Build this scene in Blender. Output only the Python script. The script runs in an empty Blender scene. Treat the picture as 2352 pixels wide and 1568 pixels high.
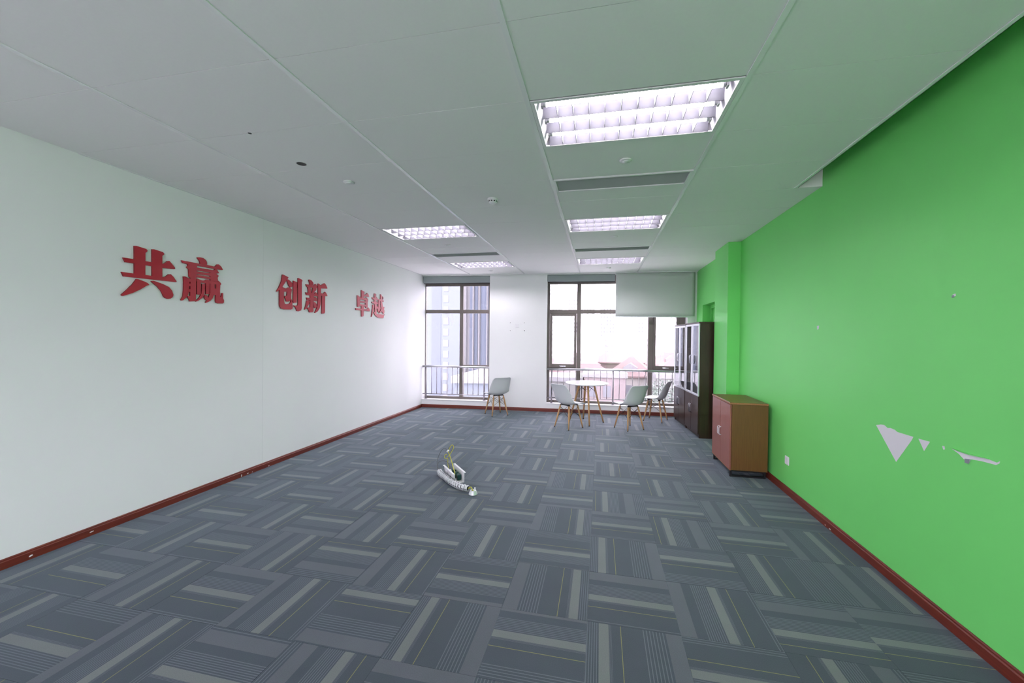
import bpy, bmesh, math, random
from math import sin, cos, tan, pi, atan2, sqrt, hypot, radians
from mathutils import Vector, Matrix

random.seed(11)
SC = bpy.context.scene
COL = SC.collection

# ------------------------------------------------------------------ camera, sky, exposure
HC = 2.978                      # ceiling height
XL, XR = -3.927, 1.927          # side walls
OY, TH = 8.479, 0.06537         # far wall: start at the left corner, skew angle
CAM_Z = 1.6036
cam_d = bpy.data.cameras.new('camera')
cam_d.sensor_fit = 'HORIZONTAL'
cam_d.sensor_width = 36.0
cam_d.lens = 36.0 * 926.84 / 2352.0
cam_d.clip_start = 0.02
cam_d.clip_end = 3000
cam = bpy.data.objects.new('camera', cam_d)
COL.objects.link(cam)
YAW, PITCH, ROLL = 0.21444, -0.01112, 0.00993
fwd = Vector((-sin(YAW) * cos(PITCH), cos(YAW) * cos(PITCH), sin(PITCH)))
rgt = Vector((cos(YAW), sin(YAW), 0))
upv = rgt.cross(fwd)
r2 = rgt * cos(ROLL) + upv * sin(ROLL)
u2 = -rgt * sin(ROLL) + upv * cos(ROLL)
cam.matrix_world = Matrix(((r2.x, u2.x, -fwd.x, 0), (r2.y, u2.y, -fwd.y, 0), (r2.z, u2.z, -fwd.z, CAM_Z), (0, 0, 0, 1)))
SC.camera = cam

world = bpy.data.worlds.new('overcast_sky')
SC.world = world
world.use_nodes = True
bg = world.node_tree.nodes['Background']
bg.inputs[0].default_value = (1.0, 0.865, 1.03, 1)
bg.inputs[1].default_value = 5.4
TUBE = 42.0                     # emission of the fluorescent tubes

SC.view_settings.view_transform = 'Standard'
SC.view_settings.look = 'None'
SC.view_settings.gamma = 1.0
SC.view_settings.use_curve_mapping = False
SC.view_settings.exposure = 1.0
SC.cycles.use_denoising = True
SC.cycles.max_bounces = 7
SC.cycles.diffuse_bounces = 5
SC.cycles.use_adaptive_sampling = True
SC.cycles.adaptive_threshold = 0.08
SC.cycles.adaptive_min_samples = 16
SC.cycles.transparent_max_bounces = 10
SC.cycles.sample_clamp_indirect = 6.0
SC.cycles.caustics_reflective = False
SC.cycles.caustics_refractive = False

def srgb(r, g, b):
    f = lambda c: (c / 255 / 12.92) if c / 255 <= 0.04045 else ((c / 255 + 0.055) / 1.055) ** 2.4
    return (f(r), f(g), f(b), 1)

# far wall frame: u along the wall, d outwards beyond it
CT, ST = cos(TH), sin(TH)
def FW(u, d, z):
    return Vector((XL + u * CT - d * ST, OY + u * ST + d * CT, z))
def wall_y(x):
    return OY + (x - XL) * tan(TH)

def portal(name, center, w, h, rot):
    l = bpy.data.lights.new(name, 'AREA')
    l.shape = 'RECTANGLE'; l.size = w; l.size_y = h
    l.cycles.is_portal = True
    o = bpy.data.objects.new(name, l)
    COL.objects.link(o)
    o.location = center; o.rotation_euler = rot
portal('window_portal', FW(0.78, 0.3, 1.56), 1.54, 2.8, (-pi / 2, 0, TH))
portal('window_portal', FW(4.24, 0.3, 1.56), 2.88, 2.8, (-pi / 2, 0, TH))
NEAR_Y = -3.2
portal('window_portal', (-2.3, NEAR_Y - 0.3, 1.47), 2.6, 2.55, (pi / 2, 0, 0))
portal('window_portal', (0.4, NEAR_Y - 0.3, 1.47), 2.4, 2.55, (pi / 2, 0, 0))

# ------------------------------------------------------------------ materials
MATS = {}
class N:
    def __init__(s, name):
        s.m = bpy.data.materials.new(name); s.m.use_nodes = True
        s.t = s.m.node_tree; s.p = s.t.nodes['Principled BSDF']; s.out = s.t.nodes['Material Output']
        MATS[name] = s.m
    def n(s, kind, **kw):
        x = s.t.nodes.new(kind)
        for k, v in kw.items(): setattr(x, k, v)
        return x
    def l(s, a, b): s.t.links.new(a, b)
    def math(s, op, a, b=None, c=None):
        x = s.n('ShaderNodeMath', operation=op)
        for i, v in enumerate((a, b, c)):
            if v is None: continue
            if isinstance(v, (int, float)): x.inputs[i].default_value = v
            else: s.l(v, x.inputs[i])
        return x.outputs[0]
    def mix(s, fac, a, b):
        x = s.n('ShaderNodeMix', data_type='RGBA')
        for i, v in ((0, fac), (6, a), (7, b)):
            if isinstance(v, (int, float)): x.inputs[i].default_value = v
            elif isinstance(v, tuple): x.inputs[i].default_value = v
            else: s.l(v, x.inputs[i])
        return x.outputs[2]

def plain(name, col, rough=0.5, metal=0.0, noise=0.0, scale=40, bump=0.0, bscale=None, spec=None, stretch=None):
    k = N(name)
    k.p.inputs['Base Color'].default_value = col
    k.p.inputs['Roughness'].default_value = rough
    k.p.inputs['Metallic'].default_value = metal
    if spec is not None: k.p.inputs['Specular IOR Level'].default_value = spec
    tc = k.n('ShaderNodeTexCoord')
    src = tc.outputs['Object']
    if stretch:
        mp = k.n('ShaderNodeMapping'); mp.inputs['Scale'].default_value = stretch
        k.l(src, mp.inputs[0]); src = mp.outputs[0]
    if noise:
        t = k.n('ShaderNodeTexNoise'); t.inputs['Scale'].default_value = scale; t.inputs['Detail'].default_value = 4
        k.l(src, t.inputs['Vector'])
        f = k.math('MULTIPLY_ADD', t.outputs['Fac'], 2 * noise, 1 - noise)
        vm = k.n('ShaderNodeVectorMath', operation='SCALE')
        vm.inputs[0].default_value = col[:3]; k.l(f, vm.inputs['Scale'])
        k.l(vm.outputs[0], k.p.inputs['Base Color'])
    if bump:
        t = k.n('ShaderNodeTexNoise'); t.inputs['Scale'].default_value = bscale or 200; t.inputs['Detail'].default_value = 3
        k.l(src, t.inputs['Vector'])
        b = k.n('ShaderNodeBump'); b.inputs['Strength'].default_value = bump; b.inputs['Distance'].default_value = 0.002
        k.l(t.outputs['Fac'], b.inputs['Height']); k.l(b.outputs[0], k.p.inputs['Normal'])
    return k.m

def wood(name, c1, c2, rough, axis='Z', scale=6.0, coat=0.0):
    k = N(name)
    tc = k.n('ShaderNodeTexCoord'); mp = k.n('ShaderNodeMapping')
    mp.inputs['Scale'].default_value = {'Z': (14, 14, 0.6), 'Y': (14, 0.6, 14), 'X': (0.6, 14, 14)}[axis]
    k.l(tc.outputs['Object'], mp.inputs[0])
    t = k.n('ShaderNodeTexNoise'); t.inputs['Scale'].default_value = scale; t.inputs['Detail'].default_value = 6
    t.inputs['Roughness'].default_value = 0.65
    k.l(mp.outputs[0], t.inputs['Vector'])
    r = k.n('ShaderNodeValToRGB')
    r.color_ramp.elements[0].position = 0.3; r.color_ramp.elements[0].color = c1
    r.color_ramp.elements[1].position = 0.72; r.color_ramp.elements[1].color = c2
    k.l(t.outputs['Fac'], r.inputs[0]); k.l(r.outputs[0], k.p.inputs['Base Color'])
    k.p.inputs['Roughness'].default_value = rough
    k.p.inputs['Coat Weight'].default_value = coat
    k.p.inputs['Coat Roughness'].default_value = 0.12
    return k.m

def glass(name, tint, f0=0.035):
    k = N(name)
    tr = k.n('ShaderNodeBsdfTransparent'); tr.inputs[0].default_value = tint
    gl = k.n('ShaderNodeBsdfGlossy'); gl.inputs['Roughness'].default_value = 0.01
    lw = k.n('ShaderNodeLayerWeight'); lw.inputs[0].default_value = 0.5
    fr = k.math('MULTIPLY_ADD', k.math('POWER', lw.outputs['Facing'], 5.0), 1 - f0, f0)
    mx = k.n('ShaderNodeMixShader')
    k.l(fr, mx.inputs[0]); k.l(tr.outputs[0], mx.inputs[1]); k.l(gl.outputs[0], mx.inputs[2])
    k.l(mx.outputs[0], k.out.inputs[0])
    return k.m

plain('wall_white', (0.85, 0.86, 0.865, 1), 0.75, noise=0.012, scale=3, bump=0.04, bscale=180)
plain('wall_green', (0.18, 0.72, 0.17, 1), 0.42, noise=0.02, scale=2.5, bump=0.05, bscale=160, spec=0.5)
plain('plaster', (0.72, 0.71, 0.74, 1), 0.9)
plain('plaster_edge', (0.25, 0.28, 0.30, 1), 0.9)
plain('ceiling_panel', (0.86, 0.86, 0.86, 1), 0.9, noise=0.02, scale=60, bump=0.08, bscale=260)
plain('ceiling_bar', (0.90, 0.90, 0.92, 1), 0.22)
plain('void', (0.05, 0.05, 0.05, 1), 0.9)
plain('concrete', (0.3, 0.3, 0.3, 1), 0.9, noise=0.1, scale=4)
wood('mahogany', srgb(92, 30, 16), srgb(116, 44, 26), 0.5, 'Y', 5)
plain('frame_metal', srgb(114, 107, 101), 0.5, 0.0, noise=0.03, scale=12)
plain('frame_seal', srgb(46, 44, 44), 0.6)
glass('window_glass', (0.96, 0.98, 0.98, 1))
glass('cabinet_glass', (0.55, 0.62, 0.68, 1), 0.38)
plain('sill_white', (0.82, 0.82, 0.82, 1), 0.4)
plain('steel', (0.62, 0.62, 0.64, 1), 0.3, 0.9)
plain('rail_steel_backlit', (0.33, 0.31, 0.33, 1), 0.38, 0.85)  # darker copy of steel, the backlit shade is put into its colour
plain('chrome', (0.85, 0.85, 0.87, 1), 0.12, 1.0)
plain('aluminium', (0.80, 0.82, 0.84, 1), 0.35, 0.6)
plain('blind_fabric', srgb(205, 212, 208), 0.9, noise=0.02, scale=120)
_bf = MATS['blind_fabric'].node_tree
_tl = _bf.nodes.new('ShaderNodeBsdfTranslucent'); _tl.inputs[0].default_value = srgb(205, 212, 208)
_ms = _bf.nodes.new('ShaderNodeMixShader'); _ms.inputs[0].default_value = 0.12
_bf.links.new(_bf.nodes['Principled BSDF'].outputs[0], _ms.inputs[1]); _bf.links.new(_tl.outputs[0], _ms.inputs[2])
_bf.links.new(_ms.outputs[0], _bf.nodes['Material Output'].inputs[0])
plain('blind_cassette', srgb(150, 160, 160), 0.8)
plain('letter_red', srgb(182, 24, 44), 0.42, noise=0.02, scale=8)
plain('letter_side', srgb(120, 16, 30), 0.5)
plain('white_plastic', (0.80, 0.81, 0.82, 1), 0.35)
plain('black_metal', (0.012, 0.012, 0.014, 1), 0.4, 0.3)
plain('black_plastic', (0.015, 0.015, 0.017, 1), 0.5)
plain('chair_shell', srgb(222, 226, 228), 0.42)
wood('beech', srgb(176, 132, 88), srgb(204, 164, 116), 0.5, 'Z', 4)
plain('table_white', (0.84, 0.84, 0.85, 1), 0.18)
wood('walnut_dark', srgb(44, 30, 22), srgb(66, 46, 33), 0.35, 'Z', 5, 0.15)
wood('walnut_mid', srgb(98, 64, 24), srgb(118, 80, 34), 0.42, 'Z', 7, 0.1)
wood('walnut_door', srgb(140, 84, 72), srgb(158, 98, 86), 0.4, 'Z', 7, 0.2)  # redder and paler than the sides, window reflection put into the tone
wood('walnut_edge', srgb(150, 100, 62), srgb(170, 118, 78), 0.45, 'Y', 5)
plain('reflector', (0.40, 0.40, 0.42, 1), 0.5)
plain('louver_grey', (0.075, 0.075, 0.088, 1), 0.5, spec=0.15)
plain('louver_white', (0.80, 0.80, 0.82, 1), 0.4)
plain('louver_blade', (0.30, 0.30, 0.31, 1), 0.5)
plain('vent_mesh', (0.36, 0.39, 0.39, 1), 0.7)
plain('vent_back', (0.10, 0.11, 0.11, 1), 0.9)
plain('green_wire', srgb(176, 176, 60), 0.5)
plain('grey_wire', srgb(92, 98, 100), 0.5)
plain('socket_green', srgb(26, 66, 62), 0.35)
plain('light_wire', srgb(206, 206, 160), 0.5)
k = N('tube_glow')
k.p.inputs['Base Color'].default_value = (0.9, 0.9, 0.9, 1)
k.p.inputs['Emission Color'].default_value = (0.99, 0.91, 1.0, 1)
k.p.inputs['Emission Strength'].default_value = TUBE
plain('tube_cap', (0.5, 0.5, 0.52, 1), 0.4, 0.3)
# outside
plain('facade_blue', (0.11, 0.128, 0.15, 1), 0.8)
plain('facade_blue_dark', (0.085, 0.1, 0.13, 1), 0.7)
plain('facade_glass', (0.135, 0.155, 0.195, 1), 0.3)
plain('facade_white', (0.19, 0.19, 0.195, 1), 0.8)
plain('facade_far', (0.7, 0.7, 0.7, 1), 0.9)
plain('far_window', (0.145, 0.15, 0.165, 1), 0.6)
plain('house_wall', (0.3, 0.29, 0.27, 1), 0.9)
plain('house_brick', (0.11, 0.085, 0.08, 1), 0.9)
plain('roof_tile', (0.14, 0.105, 0.1, 1), 0.9, noise=0.1, scale=1.5)
plain('row_brick', (0.20, 0.168, 0.168, 1), 0.9)
plain('row_grey', (0.19, 0.195, 0.185, 1), 0.9)
plain('leaf', (0.11, 0.14, 0.115, 1), 0.9, noise=0.25, scale=1.2)
plain('ground', (0.55, 0.55, 0.53, 1), 0.95, noise=0.15, scale=0.1)

# carpet: a striped broadloom repeat 1.2 tiles long; u of the UV map runs across the stripes
k = N('carpet')
uv = k.n('ShaderNodeUVMap'); uv.uv_map = 'stripe'
sx = k.n('ShaderNodeSeparateXYZ'); k.l(uv.outputs[0], sx.inputs[0])
v = k.math('MULTIPLY', k.math('FRACT', k.math('DIVIDE', sx.outputs[0], 1.2)), 1.2)
CD, CP, CW, CLt, CY = srgb(64, 71, 80), srgb(93, 99, 108), srgb(85, 89, 97), srgb(106, 110, 110), srgb(134, 132, 78)
def band(a, b): return k.math('MULTIPLY', k.math('GREATER_THAN', v, a), k.math('LESS_THAN', v, b))
def pins(a, b, n, duty):
    ph = k.math('FRACT', k.math('MULTIPLY', k.math('SUBTRACT', v, a), n / (b - a)))
    return k.math('MULTIPLY', band(a, b), k.math('LESS_THAN', ph, duty))
col = k.mix(band(0.0, 0.176), CD, CW)
col = k.mix(k.math('MULTIPLY', pins(0.291, 0.491, 8, 0.38), 0.85), col, CP)
col = k.mix(band(0.491, 0.596), col, CLt)
col = k.mix(k.math('MULTIPLY', pins(0.599, 0.632, 3, 0.4), 0.8), col, CP)
col = k.mix(k.math('MULTIPLY', band(0.7225, 0.7300), 0.8), col, CY)
col = k.mix(k.math('MULTIPLY', pins(0.962, 1.2, 7, 0.3), 0.9), col, CP)
tc = k.n('ShaderNodeTexCoord')
n1 = k.n('ShaderNodeTexNoise'); n1.inputs['Scale'].default_value = 260; n1.inputs['Detail'].default_value = 3
k.l(tc.outputs['Object'], n1.inputs['Vector'])
geo = k.n('ShaderNodeNewGeometry')
n2 = k.n('ShaderNodeTexNoise'); n2.inputs['Scale'].default_value = 5; n2.inputs['Detail'].default_value = 5
k.l(geo.outputs['Position'], n2.inputs['Vector'])
oi = k.n('ShaderNodeObjectInfo')
f = k.math('ADD', k.math('MULTIPLY_ADD', n1.outputs['Fac'], 0.60, 0.70), k.math('MULTIPLY_ADD', n2.outputs['Fac'], 0.22, -0.11))
f = k.math('ADD', f, k.math('MULTIPLY_ADD', oi.outputs['Random'], 0.08, -0.04))
sc_ = k.n('ShaderNodeVectorMath', operation='SCALE'); k.l(col, sc_.inputs[0]); k.l(f, sc_.inputs['Scale'])
k.l(sc_.outputs[0], k.p.inputs['Base Color'])
k.p.inputs['Roughness'].default_value = 0.85
k.p.inputs['Specular IOR Level'].default_value = 0.3
k.p.inputs['Sheen Weight'].default_value = 0.28
k.p.inputs['Sheen Tint'].default_value = (0.72, 0.92, 1.0, 1)  # bluish tint stands in for skylight reflected off the carpet
k.p.inputs['Sheen Roughness'].default_value = 0.4
bp = k.n('ShaderNodeBump'); bp.inputs['Strength'].default_value = 0.25; bp.inputs['Distance'].default_value = 0.002
k.l(n1.outputs['Fac'], bp.inputs['Height']); k.l(bp.outputs[0], k.p.inputs['Normal'])

# ------------------------------------------------------------------ mesh helpers
class MB:
    def __init__(s): s.v = []; s.f = []; s.sm = []
    def add(s, vs, fs, smooth=False):
        b = len(s.v); s.v += [tuple(x) for x in vs]
        for q in fs: s.f.append(tuple(b + i for i in q)); s.sm.append(smooth)
        return s
    def box(s, x0, x1, y0, y1, z0, z1):
        vs = [(x, y, z) for z in (z0, z1) for y in (y0, y1) for x in (x0, x1)]
        return s.add(vs, [(0, 2, 3, 1), (4, 5, 7, 6), (0, 1, 5, 4), (2, 6, 7, 3), (0, 4, 6, 2), (1, 3, 7, 5)])
    def bbox(s, x0, x1, y0, y1, z0, z1, b=0.003):
        """box with chamfered edges"""
        bm = bmesh.new()
        vs = [bm.verts.new((x, y, z)) for z in (z0, z1) for y in (y0, y1) for x in (x0, x1)]
        for q in [(0, 2, 3, 1), (4, 5, 7, 6), (0, 1, 5, 4), (2, 6, 7, 3), (0, 4, 6, 2), (1, 3, 7, 5)]:
            bm.faces.new([vs[i] for i in q])
        bmesh.ops.bevel(bm, geom=list(bm.edges), offset=b, segments=1, affect='EDGES', profile=0.5)
        bm.verts.index_update()
        s.add([w.co[:] for w in bm.verts], [[w.index for w in fc.verts] for fc in bm.faces])
        bm.free(); return s
    def rod(s, a, b, r0, r1=None, n=10, caps=True):
        r1 = r0 if r1 is None else r1
        a = Vector(a); b = Vector(b); d = (b - a).normalized()
        t = Vector((0, 0, 1)) if abs(d.z) < 0.9 else Vector((1, 0, 0))
        e1 = d.cross(t).normalized(); e2 = d.cross(e1)
        vs = []
        for c, r in ((a, r0), (b, r1)):
            for i in range(n):
                w = 2 * pi * i / n; vs.append(c + (e1 * cos(w) + e2 * sin(w)) * r)
        s.add(vs, [(i, (i + 1) % n, n + (i + 1) % n, n + i) for i in range(n)], True)
        if caps: s.add(vs, [tuple(range(n))[::-1], tuple(range(n, 2 * n))])
        return s
    def tube(s, pts, r, n=8, closed=False):
        pts = [Vector(q) for q in pts]; m = len(pts); rings = []
        ref = Vector((0.13, 0.31, 0.94)).normalized()
        for i in range(m):
            if closed: d = pts[(i + 1) % m] - pts[i - 1]
            else: d = pts[min(i + 1, m - 1)] - pts[max(i - 1, 0)]
            d.normalize(); e1 = d.cross(ref)
            if e1.length < 1e-3: e1 = d.cross(Vector((1, 0, 0)))
            e1.normalize(); e2 = d.cross(e1)
            rr = r[i] if isinstance(r, (list, tuple)) else r
            rings.append([pts[i] + (e1 * cos(2 * pi * j / n) + e2 * sin(2 * pi * j / n)) * rr for j in range(n)])
        vs = [q for ring in rings for q in ring]
        fs = []
        for i in range(m if closed else m - 1):
            a = i * n; b = ((i + 1) % m) * n
            fs += [(a + j, a + (j + 1) % n, b + (j + 1) % n, b + j) for j in range(n)]
        s.add(vs, fs, True)
        if not closed: s.add(vs, [tuple(range(n))[::-1], tuple(range((m - 1) * n, m * n))])
        return s
    def lathe(s, prof, n=24, c=(0, 0, 0), cap0=True, cap1=True):
        vs = [(c[0] + r * cos(2 * pi * j / n), c[1] + r * sin(2 * pi * j / n), c[2] + z) for r, z in prof for j in range(n)]
        fs = []
        for i in range(len(prof) - 1):
            fs += [(i * n + j, i * n + (j + 1) % n, (i + 1) * n + (j + 1) % n, (i + 1) * n + j) for j in range(n)]
        s.add(vs, fs, True)
        m = len(prof) - 1
        if cap0: s.add(vs[:n], [tuple(range(n))[::-1]])
        if cap1: s.add(vs[m * n:], [tuple(range(n))])
        return s
    def prism(s, poly, fn, t0, t1):
        """extrude a 2-D polygon; fn(a, b, t) gives the 3-D point"""
        n = len(poly)
        vs = [fn(a, b, t0) for a, b in poly] + [fn(a, b, t1) for a, b in poly]
        fs = [tuple(range(n))[::-1], tuple(range(n, 2 * n))] + [(i, (i + 1) % n, n + (i + 1) % n, n + i) for i in range(n)]
        return s.add(vs, fs)
    def mesh(s, name, fix=True):
        me = bpy.data.meshes.new(name)
        me.from_pydata(s.v, [], s.f)
        me.polygons.foreach_set('use_smooth', s.sm)
        me.update()
        bm = bmesh.new(); bm.from_mesh(me)
        ng = [fc for fc in bm.faces if len(fc.verts) > 4]
        if ng: bmesh.ops.triangulate(bm, faces=ng)
        bmesh.ops.remove_doubles(bm, verts=bm.verts, dist=1e-6)
        if fix: bmesh.ops.recalc_face_normals(bm, faces=bm.faces)
        bm.to_mesh(me); bm.free()
        return me
    def build(s, name, mat, parent=None, loc=None, rz=0.0, fix=True):
        return obj(name, s.mesh(name, fix), mat, parent, loc, rz)

def obj(name, me, mat, parent=None, loc=None, rz=0.0):
    if mat and not me.materials: me.materials.append(MATS[mat])
    o = bpy.data.objects.new(name, me); COL.objects.link(o)
    if parent is not None: o.parent = parent
    if loc is not None: o.location = loc
    o.rotation_euler = (0, 0, rz)
    return o

def tag(o, label, cat, group=None):
    o['label'] = label; o['category'] = cat
    if group: o['group'] = group
    return o
def thing(name, label, cat, loc=(0, 0, 0), rz=0.0, group=None):
    o = bpy.data.objects.new(name, None); COL.objects.link(o)
    o.empty_display_size = 0.1
    o.location = loc; o.rotation_euler = (0, 0, rz)
    return tag(o, label, cat, group)
def struct(o, label=None):
    o['kind'] = 'structure'
    if label: o['label'] = label
    return o
def copy_tree(o, parent=None):
    c = o.copy(); COL.objects.link(c); c.parent = parent
    for ch in list(o.children): copy_tree(ch, c)
    return c

def clip_poly(poly, inside, cut):
    out = []
    for i in range(len(poly)):
        a, b = poly[i - 1], poly[i]
        ia, ib = inside(a), inside(b)
        if ia != ib: out.append(cut(a, b))
        if ib: out.append(b)
    return out
def clip_far(poly, off):
    g = lambda q: q[1] - (wall_y(q[0]) + off)
    def cut(a, b):
        t = g(a) / (g(a) - g(b)); return (a[0] + (b[0] - a[0]) * t, a[1] + (b[1] - a[1]) * t)
    return clip_poly(poly, lambda q: g(q) <= 1e-9, cut)

# ------------------------------------------------------------------ floor and carpet tiles
FLOOR_Y1 = 9.0
floor = struct(MB().box(XL - 0.05, XR + 0.25, NEAR_Y - 0.1, FLOOR_Y1, -0.15, -0.0062).build('floor', 'concrete'),
               'grey striped carpet tile floor laid quarter turned')
GX, GY = -0.0511, 2.3101
# light band centre as a fraction of the tile and the side on which the yellow thread lies
VT = {(0, -1): (.18, 1), (-1, 0): (.84, -1), (1, 0): (.535, 1), (0, 1): (.17, 1), (-2, -1): (.17, 1), (2, 1): (.33, 1),
      (3, 2): (.51, 1), (3, 1): (.80, 1), (2, -1): (.37, -1), (1, 2): (.26, -1), (0, 3): (.24, -1), (-1, 2): (.81, -1),
      (-2, 1): (.38, 1), (-3, 0): (.56, 1), (-4, -1): (.51, 1), (-3, -2): (.67, 1), (-3, 2): (.72, 1), (-4, 1): (.57, 1),
      (-5, 2): (.72, 1), (-5, 0): (.66, 1), (-5, -2): (.5, 1), (-6, -1): (.6, 1), (-1, 4): (.78, -1), (1, 4): (.36, -1),
      (0, 5): (.42, 1), (-1, 6): (.38, 1), (-2, 3): (.62, 1), (-2, 5): (.58, 1), (0, 7): (.2, 1), (1, 6): (.55, 1), (2, 3): (.62, 1),
      (3, 5): (.55, -1), (2, 5): (.6, -1)}
HT = {(0, 0): (.55, 1), (-1, -1): (.41, 1), (1, -1): (.5, -1), (1, 1): (.38, 1), (2, 0): (.7, 1), (2, 2): (.55, 1), (1, 3): (.68, 1),
      (0, 2): (.52, 1), (-1, 1): (.62, -1), (-1, 3): (.55, -1), (-2, 0): (.57, -1), (-2, 2): (.42, -1), (-3, -1): (.15, 1),
      (-3, 1): (.72, 1), (-4, 0): (.3, -1), (-4, -2): (.6, 1), (-5, -1): (.53, 1), (-4, 2): (.7, 1), (-3, 3): (.65, 1), (-6, 0): (.55, 1),
      (3, 0): (.6, 1), (3, 3): (.5, 1), (3, 4): (.4, -1), (2, 4): (.55, 1), (0, 4): (.35, 1), (1, 5): (.55, 1), (0, 6): (.4, -1), (-2, 4): (.75, 1)}
rng = random.Random(4)
for j in range(-4, 14):
    for i in range(-8, 5):
        x0, y0 = GX + i * 0.5, GY + j * 0.5
        poly = [(x0, y0), (x0 + .5, y0), (x0 + .5, y0 + .5), (x0, y0 + .5)]
        lo, hi = XL, XR
        if x0 + .5 <= lo or x0 >= hi: continue
        poly = [(min(max(a, lo), hi), b) for a, b in poly]
        poly = clip_far(poly, 0.0)
        if len(poly) < 3: continue
        if max(q[0] for q in poly) - min(q[0] for q in poly) < 0.004: continue
        key = (i, j); rp = (round(rng.uniform(.35, .75), 2), 1 if rng.random() < .7 else -1)
        vert = (i + j) % 2 != 0
        if key in VT: vert = True; pd = VT[key]
        elif key in HT: vert = False; pd = HT[key]
        else: pd = rp
        p_, d_ = pd
        cx = sum(q[0] for q in poly) / len(poly); cy = sum(q[1] for q in poly) / len(poly)
        n = len(poly)
        def ins(q, e):
            L_ = hypot(q[0] - cx, q[1] - cy); return (cx + (q[0] - cx) * (1 - e / L_), cy + (q[1] - cy) * (1 - e / L_))
        base = [ins(q, 0.0003) for q in poly]; top = [ins(q, 0.0011) for q in poly]
        me = bpy.data.meshes.new('carpet_tile')
        vs = [(a - cx, b - cy, -0.006) for a, b in base] + [(a - cx, b - cy, 0.0) for a, b in top]
        me.from_pydata(vs, [], [tuple(range(n, 2 * n))] + [(q, (q + 1) % n, n + (q + 1) % n, n + q) for q in range(n)])
        lay = me.uv_layers.new(name='stripe')
        for lp in me.loops:
            w = vs[lp.vertex_index]
            t = ((w[0] + cx - x0) if vert else (y0 + .5 - (w[1] + cy))) / 0.5
            lay.data[lp.index].uv = ((0.5435 + (t - p_) * d_) + 1.2, 0.0)
        o = obj('carpet_tile', me, 'carpet', floor, (cx, cy, rng.uniform(-0.0006, 0.0)))
# carpet seen only from further back, behind the camera
me = bpy.data.meshes.new('carpet_field')
y1 = GY - 4 * 0.5
me.from_pydata([(XL, NEAR_Y, -0.001), (XR, NEAR_Y, -0.001), (XR, y1, -0.001), (XL, y1, -0.001)], [], [(0, 1, 2, 3)])
lay = me.uv_layers.new(name='stripe')
for lp in me.loops: lay.data[lp.index].uv = (me.vertices[lp.vertex_index].co.x * 2, 0)
obj('carpet_field', me, 'carpet', floor)

# ------------------------------------------------------------------ walls
TOPZ = 3.40
b = MB()
for ya, yb in ((NEAR_Y, 4.068), (4.070, 8.66)):
    b.box(XL - 0.2, XL, ya, yb, -0.02, TOPZ)
wl = struct(b.build('wall_left', 'wall_white'), 'long white painted wall carrying red characters')

b = MB().box(XR, XR + 0.25, NEAR_Y, 6.9, -0.02, TOPZ)
RY0, RY1, RZ = 7.2, 8.385, 2.25           # recess past the pillar
b.box(XR, XR + 0.25, 6.9, RY0, -0.02, TOPZ).box(XR, XR + 0.25, RY1, 9.25, -0.02, TOPZ).box(XR, XR + 0.25, RY0, RY1, RZ, TOPZ)
wr = struct(b.build('wall_right', 'wall_green'), 'bright green painted wall with peeled paint patches')
struct(MB().box(1.762, XR - 0.0005, 6.245, 6.905, -0.006, HC + 0.02).build('wall_column', 'wall_green'), 'green painted pillar beside the tall bookcases')
PATCH = [
 [(3.351, 1.004), (3.300, 1.018), (3.268, 1.022), (3.233, 1.008), (3.205, 1.014), (3.165, 1.011), (3.14, 1.002), (3.001, 1.003), (3.015, 0.978), (3.146, 0.802)],
 [(2.96, 1.002), (2.871, 1.005), (2.914, 0.938)], [(2.784, 1.004), (2.767, 1.006), (2.764, 0.989), (2.775, 0.984)],
 [(2.722, 1.006), (2.685, 1.001), (2.619, 1.0), (2.557, 1.008), (2.527, 1.012), (2.456, 1.006), (2.441, 1.018), (2.443, 1.006), (2.461, 0.993), (2.537, 0.989), (2.592, 0.982), (2.64, 0.968), (2.673, 0.989)],
 [(4.177, 1.731), (4.141, 1.733), (4.146, 1.704), (4.17, 1.696)], [(2.736, 1.865), (2.717, 1.87), (2.713, 1.856), (2.73, 1.855)]]
for q in PATCH:
    MB().prism(q, lambda a, c, t: (XR - t, a, c), -0.002, 0.0006).build('peeled_patch', 'plaster', wr)
MB().prism([(2.629, 0.975), (2.600, 0.980), (2.610, 0.954), (2.629, 0.954)], lambda a, c, t: (XR - t, a, c), 0.0, 0.006).build('paint_flake', 'plaster_edge', wr)
MB().prism([(2.722, 1.010), (2.60, 1.008), (2.50, 1.016), (2.50, 1.012), (2.60, 1.003)], lambda a, c, t: (XR - t, a, c), 0.0, 0.008).build('paint_flake', 'wall_green', wr)
MB().prism([(2.735, 1.858), (2.726, 1.862), (2.722, 1.850), (2.733, 1.848)], lambda a, c, t: (XR - t, a, c), 0.0, 0.006).build('paint_flake', 'plaster_edge', wr)

# far wall, built in its own frame
WLEN = (XR - XL) / CT
S0, S1 = 0.172, 2.95
W1 = (0.0, 1.552); W2 = (2.812, 5.685)
b = MB()
b.box(-0.15, WLEN + 0.15, 0, 0.30, -0.02, S0).box(-0.15, WLEN + 0.15, 0, 0.30, S1, TOPZ)
b.box(-0.15, W1[0], 0, 0.30, S0, S1).box(W1[1], W2[0], 0, 0.30, S0, S1).box(W2[1], WLEN + 0.15, 0, 0.30, S0, S1)
wf = struct(b.build('wall_far', 'wall_white', None, (XL, OY, 0), TH), 'white wall with two tall windows')
for u0, u1, n in ((W1[0], W1[1], 1), (W2[0], W2[1], 2)):
    struct(MB().bbox(u0, u1, -0.012, 0.20, S0, S0 + 0.012, 0.003).build('trim_%d' % n, 'sill_white', None, (XL, OY, 0), TH), 'white window sill board')

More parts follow.
